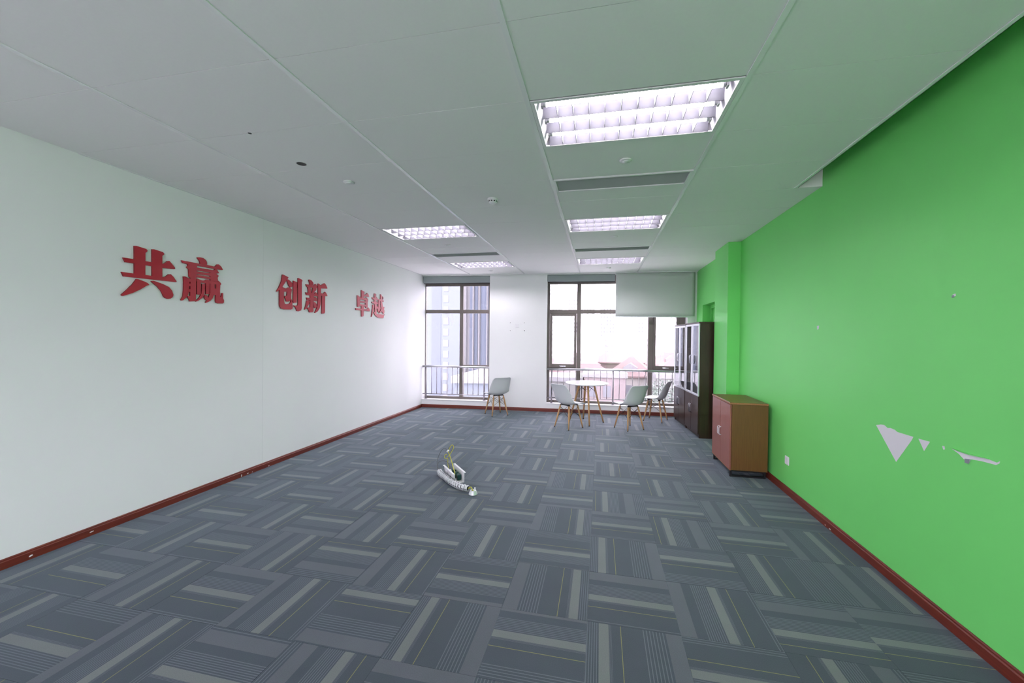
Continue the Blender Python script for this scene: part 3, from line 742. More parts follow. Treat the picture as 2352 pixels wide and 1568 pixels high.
# ------------------------------------------------------------------ red characters on the left wall
LETTERS = {
 'gong': [
  [(2.702,2.354),(2.717,2.357),(2.795,2.347),(2.805,2.335),(2.801,2.323),(2.788,2.311),(2.787,2.106),(2.703,2.107)],
  [(2.842,2.355),(2.858,2.358),(2.933,2.348),(2.945,2.336),(2.941,2.324),(2.928,2.313),(2.928,2.113),(2.843,2.110)],
  [(2.617,2.238),(2.702,2.239),(2.931,2.239),(2.940,2.241),(2.974,2.275),(2.990,2.278),(3.011,2.258),(3.043,2.220),(3.036,2.209),(2.928,2.204),(2.634,2.202)],
  [(2.606,2.116),(2.703,2.116),(2.931,2.119),(2.951,2.124),(2.985,2.154),(3.004,2.157),(3.029,2.133),(3.055,2.097),(3.052,2.090),(2.622,2.080)],
  [(2.719,2.073),(2.729,2.073),(2.782,2.058),(2.807,2.048),(2.820,2.035),(2.797,2.023),(2.745,1.983),(2.689,1.948),(2.616,1.915),(2.607,1.919),(2.607,1.928),(2.643,1.967),(2.690,2.025)],
  [(2.837,2.072),(2.854,2.076),(2.933,2.057),(2.987,2.035),(3.015,2.005),(3.027,1.967),(3.020,1.945),(3.001,1.930),(2.978,1.925),(2.955,1.931),(2.940,1.946),(2.931,1.967),(2.915,1.998),(2.884,2.030),(2.839,2.063)],
 ],
 'ying': [
  [(3.256,2.358),(3.261,2.365),(3.290,2.369),(3.319,2.367),(3.341,2.355),(3.354,2.338),(3.358,2.321),(3.354,2.306),(3.356,2.296),(3.286,2.305),(3.285,2.318),(3.276,2.337)],
  [(3.101,2.305),(3.276,2.304),(3.356,2.305),(3.445,2.304),(3.470,2.332),(3.486,2.335),(3.514,2.316),(3.534,2.289),(3.530,2.282),(3.466,2.279),(3.439,2.279),(3.251,2.280),(3.151,2.279),(3.115,2.281)],
  [(3.151,2.281),(3.253,2.282),(3.248,2.161),(3.230,2.149),(3.195,2.146),(3.175,2.160),(3.171,2.227),(3.168,2.235),(3.155,2.241),(3.151,2.249),(3.161,2.261),(3.163,2.274)],
  [(3.246,2.262),(3.431,2.264),(3.453,2.281),(3.466,2.277),(3.492,2.243),(3.459,2.233),(3.395,2.234),(3.244,2.233)],
  [(3.447,2.240),(3.488,2.214),(3.478,2.201),(3.474,2.190),(3.478,2.169),(3.467,2.156),(3.455,2.147),(3.424,2.150),(3.394,2.153),(3.395,2.237)],
  [(3.244,2.223),(3.390,2.227),(3.399,2.237),(3.409,2.191),(3.386,2.200),(3.244,2.197)],
  [(3.244,2.190),(3.388,2.189),(3.405,2.194),(3.401,2.161),(3.386,2.165),(3.251,2.166)],
  [(3.120,2.154),(3.133,2.156),(3.175,2.143),(3.192,2.144),(3.199,2.116),(3.178,2.110),(3.177,2.039),(3.173,2.011),(3.162,1.973),(3.118,1.925),(3.103,1.921),(3.097,1.927),(3.115,1.962),(3.121,2.016),(3.123,2.099)],
  [(3.187,2.147),(3.241,2.154),(3.244,2.122),(3.241,1.933),(3.234,1.926),(3.182,1.919),(3.175,1.939),(3.160,1.959),(3.163,1.970),(3.185,1.972),(3.187,2.114)],
  [(3.172,2.092),(3.192,2.095),(3.192,2.069),(3.172,2.067)],
  [(3.172,2.038),(3.192,2.041),(3.189,2.013),(3.175,2.012)],
  [(3.242,2.148),(3.256,2.153),(3.276,2.148),(3.308,2.141),(3.338,2.146),(3.354,2.158),(3.371,2.159),(3.397,2.149),(3.394,2.121),(3.341,2.116),(3.294,2.120),(3.251,2.123)],
  [(3.255,2.127),(3.292,2.125),(3.294,2.000),(3.285,1.995),(3.251,1.996)],
  [(3.305,2.108),(3.339,2.111),(3.336,2.075),(3.332,2.022),(3.325,1.990),(3.309,1.967),(3.276,1.940),(3.244,1.923),(3.237,1.929),(3.262,1.949),(3.283,1.975),(3.298,2.008),(3.305,2.054)],
  [(3.349,2.147),(3.391,2.135),(3.386,2.014),(3.375,2.009),(3.347,2.008),(3.345,2.118)],
  [(3.332,1.997),(3.349,2.003),(3.367,1.987),(3.373,1.970),(3.368,1.948),(3.349,1.946),(3.334,1.959),(3.329,1.976)],
  [(3.395,2.157),(3.428,2.154),(3.443,2.146),(3.441,2.088),(3.440,2.041),(3.432,2.008),(3.420,1.974),(3.394,1.943),(3.349,1.920),(3.342,1.925),(3.360,1.947),(3.375,1.977),(3.386,2.010),(3.393,2.029),(3.394,2.125)],
  [(3.424,2.149),(3.455,2.147),(3.482,2.164),(3.502,2.150),(3.518,2.132),(3.504,2.118),(3.502,2.095),(3.459,2.121),(3.441,2.119)],
  [(3.461,2.145),(3.506,2.132),(3.502,2.059),(3.504,2.004),(3.510,1.990),(3.520,2.017),(3.522,2.037),(3.538,2.041),(3.540,2.026),(3.538,1.986),(3.549,1.961),(3.547,1.939),(3.531,1.928),(3.479,1.924),(3.459,1.931),(3.451,1.948),(3.453,2.008),(3.457,2.068)],
  [(3.436,2.087),(3.463,2.069),(3.459,2.011),(3.436,2.010)],
 ],
 'chuang': [
  [(4.356,2.361),(4.365,2.363),(4.425,2.350),(4.444,2.344),(4.456,2.337),(4.444,2.321),(4.421,2.293),(4.398,2.262),(4.357,2.211),(4.312,2.167),(4.268,2.136),(4.259,2.137),(4.299,2.193),(4.339,2.271)],
  [(4.435,2.316),(4.463,2.310),(4.497,2.293),(4.526,2.275),(4.526,2.232),(4.488,2.213),(4.464,2.231),(4.435,2.288),(4.421,2.300)],
  [(4.310,2.170),(4.357,2.211),(4.382,2.186),(4.380,2.094),(4.385,2.025),(4.395,1.997),(4.427,1.993),(4.474,2.004),(4.493,2.023),(4.508,2.064),(4.522,2.044),(4.527,1.990),(4.532,1.965),(4.528,1.943),(4.503,1.931),(4.390,1.925),(4.340,1.932),(4.317,1.953),(4.309,1.983)],
  [(4.357,2.211),(4.375,2.199),(4.426,2.191),(4.454,2.212),(4.483,2.209),(4.512,2.194),(4.512,2.180),(4.502,2.125),(4.503,2.067),(4.484,2.040),(4.455,2.029),(4.422,2.028),(4.408,2.065),(4.390,2.078),(4.403,2.097),(4.431,2.103),(4.436,2.153),(4.380,2.149),(4.344,2.160)],
  [(4.540,2.309),(4.610,2.299),(4.610,2.279),(4.601,2.029),(4.547,2.021),(4.539,2.038)],
  [(4.624,2.356),(4.639,2.356),(4.691,2.345),(4.706,2.332),(4.693,2.312),(4.695,1.966),(4.683,1.932),(4.642,1.918),(4.607,1.918),(4.597,1.941),(4.581,1.965),(4.549,1.981),(4.552,1.988),(4.611,1.989),(4.626,2.009)],
 ],
 'xin': [
  [(4.824,2.361),(4.841,2.367),(4.881,2.358),(4.911,2.338),(4.921,2.312),(4.911,2.300),(4.846,2.295),(4.844,2.319)],
  [(4.769,2.292),(4.846,2.297),(4.926,2.298),(4.956,2.320),(4.972,2.318),(4.997,2.293),(4.992,2.261),(4.901,2.260),(4.837,2.260),(4.788,2.262)],
  [(4.800,2.262),(4.842,2.260),(4.866,2.239),(4.876,2.213),(4.877,2.185),(4.818,2.182),(4.815,2.226)],
  [(4.906,2.265),(4.972,2.262),(4.980,2.242),(4.937,2.205),(4.912,2.175),(4.892,2.187)],
  [(4.765,2.183),(4.813,2.183),(4.892,2.187),(4.937,2.184),(4.959,2.204),(4.977,2.203),(5.009,2.178),(5.009,2.150),(4.932,2.151),(4.852,2.150),(4.782,2.149)],
  [(4.855,2.162),(4.932,2.170),(4.927,2.079),(4.923,2.047),(4.921,1.939),(4.908,1.920),(4.844,1.915),(4.829,1.943),(4.800,1.968),(4.805,1.979),(4.853,1.984),(4.855,2.041)],
  [(4.780,2.113),(4.852,2.115),(4.927,2.117),(4.950,2.137),(4.973,2.136),(4.999,2.113),(4.999,2.082),(4.922,2.080),(4.853,2.082),(4.794,2.082)],
  [(4.785,2.075),(4.838,2.081),(4.848,2.072),(4.838,2.036),(4.809,1.996),(4.781,1.960),(4.750,1.946),(4.747,1.951),(4.771,2.007)],
  [(4.927,2.068),(4.963,2.061),(4.989,2.035),(4.989,2.000),(4.964,1.982),(4.938,1.989),(4.930,2.030)],
  [(5.013,2.334),(5.023,2.336),(5.070,2.317),(5.076,2.264),(5.074,2.206),(5.077,2.114),(5.067,2.041),(5.046,1.982),(5.005,1.937),(4.954,1.913),(4.946,1.916),(4.979,1.967),(5.004,2.018),(5.014,2.108)],
  [(5.065,2.312),(5.076,2.316),(5.134,2.352),(5.156,2.357),(5.184,2.335),(5.214,2.291),(5.206,2.285),(5.066,2.270)],
  [(5.066,2.205),(5.130,2.207),(5.157,2.232),(5.173,2.232),(5.201,2.205),(5.215,2.181),(5.207,2.175),(5.163,2.174),(5.066,2.163)],
  [(5.098,2.180),(5.166,2.180),(5.165,1.940),(5.151,1.919),(5.100,1.913),(5.092,1.921)],
 ],
 'zhuo': [
  [(6.076,2.363),(6.093,2.363),(6.164,2.346),(6.170,2.338),(6.153,2.319),(6.151,2.234),(6.077,2.234)],
  [(6.141,2.297),(6.213,2.305),(6.249,2.333),(6.267,2.331),(6.292,2.310),(6.308,2.280),(6.299,2.272),(6.141,2.270)],
  [(5.960,2.265),(5.974,2.268),(6.060,2.239),(6.077,2.234),(6.040,2.217),(6.038,2.103),(6.010,2.081),(5.982,2.076),(5.965,2.078)],
  [(6.040,2.237),(6.159,2.238),(6.195,2.245),(6.219,2.258),(6.256,2.241),(6.278,2.222),(6.271,2.211),(6.196,2.204),(6.031,2.206)],
  [(6.026,2.181),(6.202,2.186),(6.202,2.157),(6.026,2.154)],
  [(6.021,2.125),(6.202,2.130),(6.203,2.099),(6.021,2.099)],
  [(6.196,2.218),(6.278,2.219),(6.266,2.169),(6.264,2.087),(6.227,2.076),(6.203,2.079),(6.197,2.099)],
  [(5.912,2.054),(6.068,2.052),(6.246,2.058),(6.288,2.087),(6.307,2.085),(6.338,2.040),(6.335,2.024),(6.156,2.025),(5.929,2.023)],
  [(6.081,2.120),(6.152,2.119),(6.151,1.943),(6.133,1.925),(6.086,1.920),(6.080,1.929)],
 ],
 'yue': [
  [(6.473,2.351),(6.519,2.349),(6.541,2.338),(6.529,2.290),(6.528,2.165),(6.472,2.160)],
  [(6.404,2.274),(6.471,2.277),(6.533,2.285),(6.551,2.297),(6.570,2.277),(6.596,2.262),(6.590,2.241),(6.490,2.239),(6.414,2.245)],
  [(6.393,2.197),(6.472,2.204),(6.534,2.206),(6.552,2.218),(6.584,2.203),(6.597,2.177),(6.578,2.169),(6.491,2.165),(6.405,2.171)],
  [(6.484,2.165),(6.553,2.167),(6.554,2.082),(6.548,2.001),(6.492,2.011),(6.491,2.135)],
  [(6.547,2.122),(6.566,2.141),(6.597,2.113),(6.604,2.089),(6.547,2.092)],
  [(6.421,2.149),(6.479,2.147),(6.473,2.093),(6.443,2.025),(6.432,1.991),(6.396,1.932),(6.381,1.932),(6.401,2.005),(6.418,2.090)],
  [(6.456,2.019),(6.498,2.028),(6.555,1.998),(6.631,1.992),(6.807,1.992),(6.831,2.000),(6.808,1.974),(6.795,1.942),(6.778,1.927),(6.619,1.928),(6.555,1.940),(6.493,1.974)],
  [(6.602,2.259),(6.679,2.267),(6.757,2.267),(6.784,2.255),(6.791,2.228),(6.738,2.231),(6.609,2.240)],
  [(6.609,2.243),(6.666,2.241),(6.668,2.132),(6.655,2.107),(6.611,2.069),(6.598,2.089),(6.604,2.113)],
  [(6.579,2.088),(6.674,2.132),(6.694,2.106),(6.668,2.070),(6.630,2.026),(6.611,2.028),(6.588,2.068)],
  [(6.678,2.359),(6.704,2.355),(6.737,2.324),(6.738,2.231),(6.759,2.156),(6.806,2.097),(6.820,2.063),(6.814,2.020),(6.787,2.005),(6.740,2.043),(6.714,2.094),(6.686,2.178),(6.679,2.267)],
  [(6.812,2.136),(6.819,2.119),(6.786,2.081),(6.708,2.035),(6.637,2.006),(6.627,2.006),(6.681,2.057),(6.707,2.100),(6.759,2.132)],
  [(6.753,2.326),(6.780,2.314),(6.781,2.280),(6.761,2.271)],
 ],
}

LLAB = {'gong': 'first red character from the left, with two legs below crossed bars', 'ying': 'second and densest red character, next to the first',
        'chuang': 'third red character, with a roof stroke and two upright strokes', 'xin': 'fourth red character, two columns with a long right upright',
        'zhuo': 'fifth red character, a box above a cross', 'yue': 'rightmost and farthest red character with a sweeping bottom stroke'}
for kx, polys in LETTERS.items():
    cy = sum(q[0] for pl in polys for q in pl) / sum(len(pl) for pl in polys)
    t = thing('wall_character', LLAB[kx], 'wall lettering', (XL, cy, 1.92), 0, 'red raised characters on the white wall')
    b = MB(); s = MB()
    for i, pl in enumerate(polys):
        e = 0.00006 * i
        b.prism([(a - cy, c - 1.92) for a, c in pl], lambda a, c, tt: (tt, a, c), 0.0112, 0.014 - e)
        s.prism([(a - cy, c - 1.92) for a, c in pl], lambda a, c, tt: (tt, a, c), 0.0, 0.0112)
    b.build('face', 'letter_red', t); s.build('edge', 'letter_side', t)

# ------------------------------------------------------------------ switch plate and socket
t = thing('wall_switch', 'white switch plate on the pier between the windows', 'switch', FW(2.173, 0, 1.851), TH)
MB().bbox(-0.045, 0.045, -0.011, -0.0005, -0.045, 0.045, 0.004).build('plate', 'white_plastic', t)
MB().bbox(-0.028, 0.028, -0.0155, -0.011, -0.030, 0.030, 0.002).build('rocker', 'louver_white', t)
for du, dz, r in ((-0.157, 0.064, .006), (0.150, 0.064, .006), (-0.157, -0.107, .006), (0.152, -0.107, .010)):
    o = MB().lathe([(r, 0.0), (r, 0.003), (r * .5, 0.006)], 12).build('wall_plug', 'black_plastic', None, FW(2.173 + du, -0.0005, 1.851 + dz), TH)
    o.rotation_euler = (pi / 2, 0, TH)
    tag(o, 'small dark wall plug %s the switch plate' % {(True, True): 'up left of', (False, True): 'up right of', (True, False): 'down left of', (False, False): 'down right of'}[(du < 0, dz > 0)], 'wall plug', 'wall plugs around the switch')
t = thing('wall_socket', 'white socket plate low on the green wall', 'socket', (XR, 4.712, 0.345))
MB().bbox(-0.010, -0.0005, -0.044, 0.044, -0.044, 0.044, 0.004).build('plate', 'white_plastic', t)
MB().bbox(-0.0135, -0.010, -0.030, 0.030, -0.030, 0.030, 0.002).build('cover', 'louver_white', t)

# ------------------------------------------------------------------ chairs
def shell_mesh():
    # side profile from front lip to the top of the back: y, z, half width, curl of the edges
    st = [(.232, .412, .165, .000), (.226, .428, .190, .001), (.205, .441, .208, .004), (.150, .446, .222, .010), (.075, .438, .230, .020), (.000, .428, .233, .032),
          (-.070, .424, .233, .048), (-.120, .430, .230, .062), (-.155, .448, .226, .070), (-.180, .480, .222, .072), (-.198, .525, .219, .068), (-.214, .580, .216, .060),
          (-.232, .640, .211, .050), (-.252, .700, .202, .036), (-.268, .745, .194, .024), (-.280, .772, .182, .015), (-.286, .785, .165, .009), (-.289, .790, .145, .005)]
    m = 16; n = len(st); top = []
    for i, (y, z, hw, cu) in enumerate(st):
        a, c = st[max(i - 1, 0)], st[min(i + 1, n - 1)]
        dy, dz = c[0] - a[0], c[1] - a[1]; L_ = hypot(dy, dz)
        ny, nz = dz / L_, -dy / L_                      # towards the sitter
        for k_ in range(m + 1):
            s_ = -1 + 2 * k_ / m
            e = cu * (abs(s_) ** 2.4)
            top.append((s_ * hw, y + ny * e, z + nz * e))
    w = m + 1
    fs = [(i * w + k_, i * w + k_ + 1, (i + 1) * w + k_ + 1, (i + 1) * w + k_) for i in range(n - 1) for k_ in range(m)]
    me = MB().add(top, fs, True).mesh('seat_shell', False)
    bm = bmesh.new(); bm.from_mesh(me)
    bmesh.ops.recalc_face_normals(bm, faces=bm.faces)
    bm.normal_update()
    if sum(fc.normal.z for fc in bm.faces if fc.calc_center_median().y > 0) < 0: bmesh.ops.reverse_faces(bm, faces=bm.faces)
    bm.normal_update()
    orig = list(bm.faces); bverts = list(bm.verts)
    nrm = {q: q.normal.copy() for q in bverts}
    ret = bmesh.ops.duplicate(bm, geom=orig)
    mp = ret['vert_map']
    lower = {q: mp[q] for q in bverts}
    for q in bverts: lower[q].co = q.co - nrm[q] * 0.0065
    new_faces = [g for g in ret['geom'] if isinstance(g, bmesh.types.BMFace)]
    bmesh.ops.reverse_faces(bm, faces=new_faces)
    for e in [e for e in bm.edges if len(e.link_faces) == 1 and e.verts[0] in lower and e.verts[1] in lower]:
        a, c = e.verts
        fc = bm.faces.new((c, a, lower[a], lower[c])); fc.smooth = True
    bmesh.ops.recalc_face_normals(bm, faces=bm.faces)
    bm.to_mesh(me); bm.free()
    for pg in me.polygons: pg.use_smooth = True
    return me
SHELL = shell_mesh()
def make_chair():
    t = thing('shell_chair', '', 'chair', group='pale shell chairs with wooden legs')
    obj('seat_shell', SHELL, 'chair_shell', t)
    tops, feet = [], []
    for sx_, sy_ in ((1, 1), (-1, 1), (-1, -1), (1, -1)):
        a = Vector((sx_ * 0.108, 0.005 + sy_ * 0.105, 0.398)); f = Vector((sx_ * 0.176, sy_ * 0.176, 0.0))
        tops.append(a); feet.append(f)
        m_ = a.lerp(f, 0.35)
        lg = MB().tube([a, a.lerp(f, .12), m_, a.lerp(f, .75), f + Vector((0, 0, 0.008))], [.0125, .0155, .0165, .013, .0095], 10).build('leg', 'beech', t)
        MB().lathe([(0.0105, 0.0), (0.0105, 0.012)], 12, (f.x, f.y, 0)).build('glide', 'black_plastic', lg)
        MB().tube([a + Vector((0, 0, -0.015)), a + Vector((0, 0, 0.012)), a + Vector((-sx_ * 0.03, -sy_ * 0.03, 0.026))], .0085, 8).build('bracket', 'black_metal', lg)
    for i in range(4):
        j = (i + 1) % 4
        for p_, q_ in ((i, j), (j, i)):
            a = tops[p_].lerp(feet[p_], 0.07); e = tops[q_].lerp(feet[q_], 0.50)
            b = MB().rod(a, e, 0.0032, n=6)
            b.rod(e + Vector((0, 0, -0.008)), e + Vector((0, 0, 0.008)), 0.006, n=6)
            b.build('brace_rod', 'black_metal', t)
    MB().bbox(-0.115, 0.115, 0.085, 0.105, 0.405, 0.420, 0.003).bbox(-0.115, 0.115, -0.098, -0.078, 0.400, 0.418, 0.003).build('under_frame', 'black_metal', t)
    return t
CH = [((-2.072, 8.062), (-.64, .77), 'pale grey shell chair standing alone before the white pier, left of the table'),
      ((-.528, 7.250), (.65, .76), 'pale shell chair left of the round table, its back to the viewer'),
      ((.522, 7.430), (-.60, .80), 'greenish lit shell chair right of the round table, its back to the viewer'),
      ((1.080, 8.300), (-.91, .41), 'shell chair seen side-on between the window and the bookcases')]
pc = make_chair()
for i, ((x, y), (fx, fy), lab) in enumerate(CH):
    o = pc if i == 0 else copy_tree(pc)
    o.location = (x, y, 0); o.rotation_euler = (0, 0, atan2(-fx, fy)); o['label'] = lab

# ------------------------------------------------------------------ round table
t = thing('round_table', 'round white table with four wooden legs by the wide window', 'table', (-0.235, 7.755, 0), radians(12))
MB().lathe([(0.385, 0.735), (0.400, 0.743), (0.4025, 0.749), (0.400, 0.755), (0.394, 0.757)], 72).build('table_top', 'table_white', t)
tp, ft = [], []
for q in range(4):
    a = q * pi / 2
    A = Vector((0.135 * cos(a), 0.135 * sin(a), 0.730)); F = Vector((0.325 * cos(a), 0.325 * sin(a), 0.0))
    tp.append(A); ft.append(F)
    lg = MB().tube([A, A.lerp(F, .3), A.lerp(F, .7), F + Vector((0, 0, 0.008))], [.019, .0185, .016, .013], 12).build('leg', 'beech', t)
    MB().lathe([(0.0145, 0.0), (0.0145, 0.012)], 12, (F.x, F.y, 0)).build('glide', 'black_plastic', lg)
for i in range(4):
    j = (i + 1) % 4
    for p_, q_ in ((i, j), (j, i)):
        MB().rod(tp[p_].lerp(ft[p_], .02), tp[q_].lerp(ft[q_], .20), 0.0035, n=6).build('brace_rod', 'black_metal', t)
MB().bbox(-0.15, 0.15, -0.012, 0.012, 0.722, 0.735, 0.002).bbox(-0.012, 0.012, -0.15, 0.15, 0.722, 0.735, 0.002).build('under_frame', 'black_metal', t)

# ------------------------------------------------------------------ tall bookcases
def dhandle(par, x, y, z0, z1, r=0.006, out=0.032, mat='chrome'):
    MB().tube([(x, y, z0), (x - out * .75, y, z0), (x - out, y, z0 + 0.012), (x - out, y, z1 - 0.012), (x - out * .75, y, z1), (x, y, z1)], r, 8).build('handle', mat, par)
TA = 0.0691
def bookcase(u0, Lw, H, label):
    o = Vector((1.558, 6.989, 0)) + Vector((-sin(TA), cos(TA), 0)) * u0
    t = thing('bookcase', label, 'bookcase', o, TA, 'tall dark bookcases with glass doors')
    D = 0.335; th = 0.018; f = 0.020
    b = MB().bbox(f, D, 0, th, 0.0, H - th, 0.002).bbox(f, D, Lw - th, Lw, 0.0, H - th, 0.002)
    b.build('side_panel', 'walnut_dark', t)
    MB().bbox(0, D, -0.004, Lw + 0.004, H - th, H + 0.006, 0.003).build('top', 'walnut_dark', t)
    MB().box(D - 0.008, D, th, Lw - th, 0.05, H - th).build('back_panel', 'walnut_dark', t)
    MB().box(f + 0.02, f + 0.036, th, Lw - th, 0.0, 0.055).build('plinth', 'walnut_dark', t)
    for z in (0.055, 0.665, 1.04, 1.42):
        MB().box(f + 0.01, D - 0.008, th, Lw - th, z, z + 0.018).build('shelf', 'walnut_dark', t)
    hw = Lw / 2
    for s_ in (0, 1):
        y0 = 0.002 + s_ * hw; y1 = y0 + hw - 0.004
        d = MB().bbox(0, 0.018, y0, y1, 0.06, 0.668, 0.002).build('lower_door', 'walnut_dark', t)
        hy = (y1 - 0.03) if s_ == 0 else (y0 + 0.03)
        dhandle(d, 0, hy, 0.36, 0.50)
        z0, z1, w = 0.674, H - th - 0.004, 0.032
        g = MB().bbox(-0.002, 0.018, y0, y0 + w, z0, z1, 0.002).bbox(-0.002, 0.018, y1 - w, y1, z0, z1, 0.002)
        g.bbox(-0.002, 0.018, y0 + w, y1 - w, z0, z0 + w, 0.002).bbox(-0.002, 0.018, y0 + w, y1 - w, z1 - w, z1, 0.002)
        g = g.build('glass_door', 'aluminium', t)
        MB().box(0.006, 0.011, y0 + w - 0.004, y1 - w + 0.004, z0 + w - 0.004, z1 - w + 0.004).build('pane', 'cabinet_glass', g)
        dhandle(g, -0.002, (y1 - 0.016) if s_ == 0 else (y0 + 0.016), 1.185, 1.325)
    return t
bookcase(0.0, 0.755, 1.872, 'nearer of the two tall dark bookcases, beside the green pillar')
bookcase(0.785, 0.755, 1.862, 'farther of the two tall dark bookcases, next to the window')

# ------------------------------------------------------------------ low cabinet
t = thing('low_cabinet', 'low brown two-door cabinet on a black metal base against the green wall', 'cabinet', (1.490, 5.117, 0))
D, Wd = 0.400, 0.748
MB().box(0.020, D, 0.0, Wd, 0.084, 0.102).box(0.020, D, 0.0, 0.018, 0.102, 0.845).box(0.020, D, Wd - 0.018, Wd, 0.102, 0.845).box(D - 0.01, D, 0.018, Wd - 0.018, 0.102, 0.845).build('carcass', 'walnut_mid', t)
MB().bbox(-0.004, D + 0.002, -0.004, Wd + 0.004, 0.846, 0.868, 0.003).build('top', 'walnut_mid', t)
MB().box(-0.0046, D + 0.002, -0.0046, -0.0035, 0.848, 0.866).box(-0.0056, -0.0038, -0.004, Wd + 0.004, 0.848, 0.866).build('top_edge_band', 'walnut_edge', t)
MB().bbox(0.002, 0.018, -0.002, Wd + 0.002, 0.078, 0.088, 0.001).build('lower_edge_band', 'walnut_edge', t)
for s_ in (0, 1):
    y0 = 0.003 + s_ * Wd / 2; y1 = y0 + Wd / 2 - 0.006
    d = MB().bbox(0.0, 0.018, y0, y1, 0.090, 0.842, 0.002).build('door', 'walnut_door', t)
    hy = (y1 - 0.028) if s_ == 0 else (y0 + 0.028)
    dhandle(d, 0.0, hy, 0.415, 0.512, 0.0055, 0.026, 'white_plastic')
b = MB(); q = 0.022
for y in (0.02, Wd - 0.02 - q):
    b.box(0.012, D - 0.01, y, y + q, 0.062, 0.084).box(0.012, 0.012 + q, y, y + q, 0.0, 0.062).box(D - 0.01 - q, D - 0.01, y, y + q, 0.0, 0.062).box(0.012 + q, D - 0.01 - q, y, y + q, 0.0, 0.018)
b.box(0.012, 0.012 + q, 0.02 + q, Wd - 0.02 - q, 0.062, 0.084)
b.build('metal_base', 'black_metal', t)

# ------------------------------------------------------------------ cable spine, tray and leads on the floor
def catmull(P, n):
    out = []
    P = [Vector(q) for q in P]; P = [P[0] * 2 - P[1]] + P + [P[-1] * 2 - P[-2]]
    for i in range(1, len(P) - 2):
        for s_ in range(n):
            t_ = s_ / n; a, b_, c, d = P[i - 1:i + 3]
            out.append(0.5 * ((2 * b_) + (c - a) * t_ + (2 * a - 5 * b_ + 4 * c - d) * t_ ** 2 + (3 * b_ - a - 3 * c + d) * t_ ** 3))
    out.append(P[-2]); return out
SP = [(-1.800, 4.385), (-1.748, 4.300), (-1.662, 4.220), (-1.545, 4.096), (-1.415, 4.000), (-1.310, 3.965)]
path = catmull([(x, y, 0.034) for x, y in SP], 12)
acc = [0]
for i in range(1, len(path)): acc.append(acc[-1] + (path[i] - path[i - 1]).length)
def at_len(s_):
    for i in range(1, len(path)):
        if acc[i] >= s_:
            f_ = (s_ - acc[i - 1]) / (acc[i] - acc[i - 1]); d = (path[i] - path[i - 1]).normalized()
            return path[i - 1].lerp(path[i], f_), d
    return path[-1], (path[-1] - path[-2]).normalized()
t = thing('cable_spine', 'silver segmented cable spine lying curved on the carpet', 'cable spine', (SP[3][0], SP[3][1], 0))
base = Vector((SP[3][0], SP[3][1], 0))
NV = 17
b = MB(); R_ = 0.033
for m in range(16):
    a = 0.0 + 2 * pi * m / 16
step = acc[-1] / NV; half = step * 0.42
ring = []
for xx, rr in ((-half, R_ * .93), (-half * .8, R_), (half * .8, R_), (half, R_ * .93)):
    ring.append([(xx, rr * sin(2 * pi * m / 18), rr * cos(2 * pi * m / 18)) for m in range(18)])
inn = [[(xx, R_ * .82 * sin(2 * pi * m / 18), R_ * .82 * cos(2 * pi * m / 18)) for m in range(18)] for xx in (half, -half)]
rings = ring + inn
vs = [q for r_ in rings for q in r_]; fs = []
for i in range(6):
    j = (i + 1) % 6
    fs += [(i * 18 + m, i * 18 + (m + 1) % 18, j * 18 + (m + 1) % 18, j * 18 + m) for m in range(18)]
vmesh = MB().add(vs, fs).mesh('vertebra')
slot = MB().box(-half * .55, half * .55, -0.005, 0.005, R_ * .985, R_ * 1.012).box(-half * .3, half * .3, -R_ * 1.012, -R_ * .96, -0.004, 0.004).mesh('slot')
for i in range(NV):
    c, d = at_len((i + 0.5) * step)
    o = obj('vertebra', vmesh, 'aluminium', t, c - base, atan2(d.y, d.x))
    obj('slot', slot, 'black_plastic', o)
MB().tube([q - base for q in path[1:-1]], 0.017, 8).build('core', 'black_plastic', t)
cb = Vector((-1.243, 3.916, 0))
MB().lathe([(0.045, 0.0), (0.046, 0.005), (0.043, 0.010), (0.030, 0.040), (0.028, 0.043), (0.024, 0.043), (0.022, 0.032)], 28, tuple(cb - base), cap1=True).build('weighted_base', 'aluminium', t)
MB().bbox(-0.006, 0.006, -0.004, 0.004, 0.0, 0.034, 0.001).build('base_lug', 'white_plastic', t, cb - base + Vector((0.014, 0.016, 0.032)), 0.6)
MB().tube(catmull([tuple(path[-1] - base), (path[-1] - base + Vector((0.03, -0.012, 0.022))), (cb - base + Vector((-0.012, 0.0, 0.052))), (cb - base + Vector((0, 0, 0.034)))], 6), 0.006, 8).build('lead_out', 'green_wire', t)

tr0, tr1 = Vector((-1.482, 4.176, 0)), Vector((-1.712, 4.455, 0))
dv = tr1 - tr0; tl = dv.length; rz = atan2(dv.y, dv.x) - pi / 2
t = thing('cable_tray', 'white metal cable channel with green sockets inside, behind the spine', 'cable tray', tr0, rz)
w = 0.056; hgt = 0.105
b = MB().box(-w, w, 0, tl, 0.0, 0.002).box(-w, -w + 0.002, 0, tl, 0.002, hgt).box(w - 0.002, w, 0, tl, 0.002, hgt)
b.box(-w - 0.020, -w + 0.002, 0, tl, hgt, hgt + 0.002).box(w - 0.002, w + 0.020, 0, tl, hgt, hgt + 0.002)
b.build('channel', 'white_plastic', t)
for i in range(3):
    y = 0.10 + i * 0.085
    s_ = MB().bbox(0.004, w - 0.006, y - 0.030, y + 0.028, 0.004, 0.068, 0.008).build('socket_block', 'socket_green', t)
    s2 = MB()
    s2.rod((0.0035, y - 0.002, 0.040), (-0.003, y - 0.002, 0.040), 0.018, n=16)
    s2.build('socket_face', 'black_plastic', s_)
for i in range(3):
    o = MB().bbox(-w - 0.012, -w - 0.001, 0.05 + i * 0.10, 0.09 + i * 0.10, 0.012, 0.07, 0.003).build('side_clip', 'white_plastic', t)
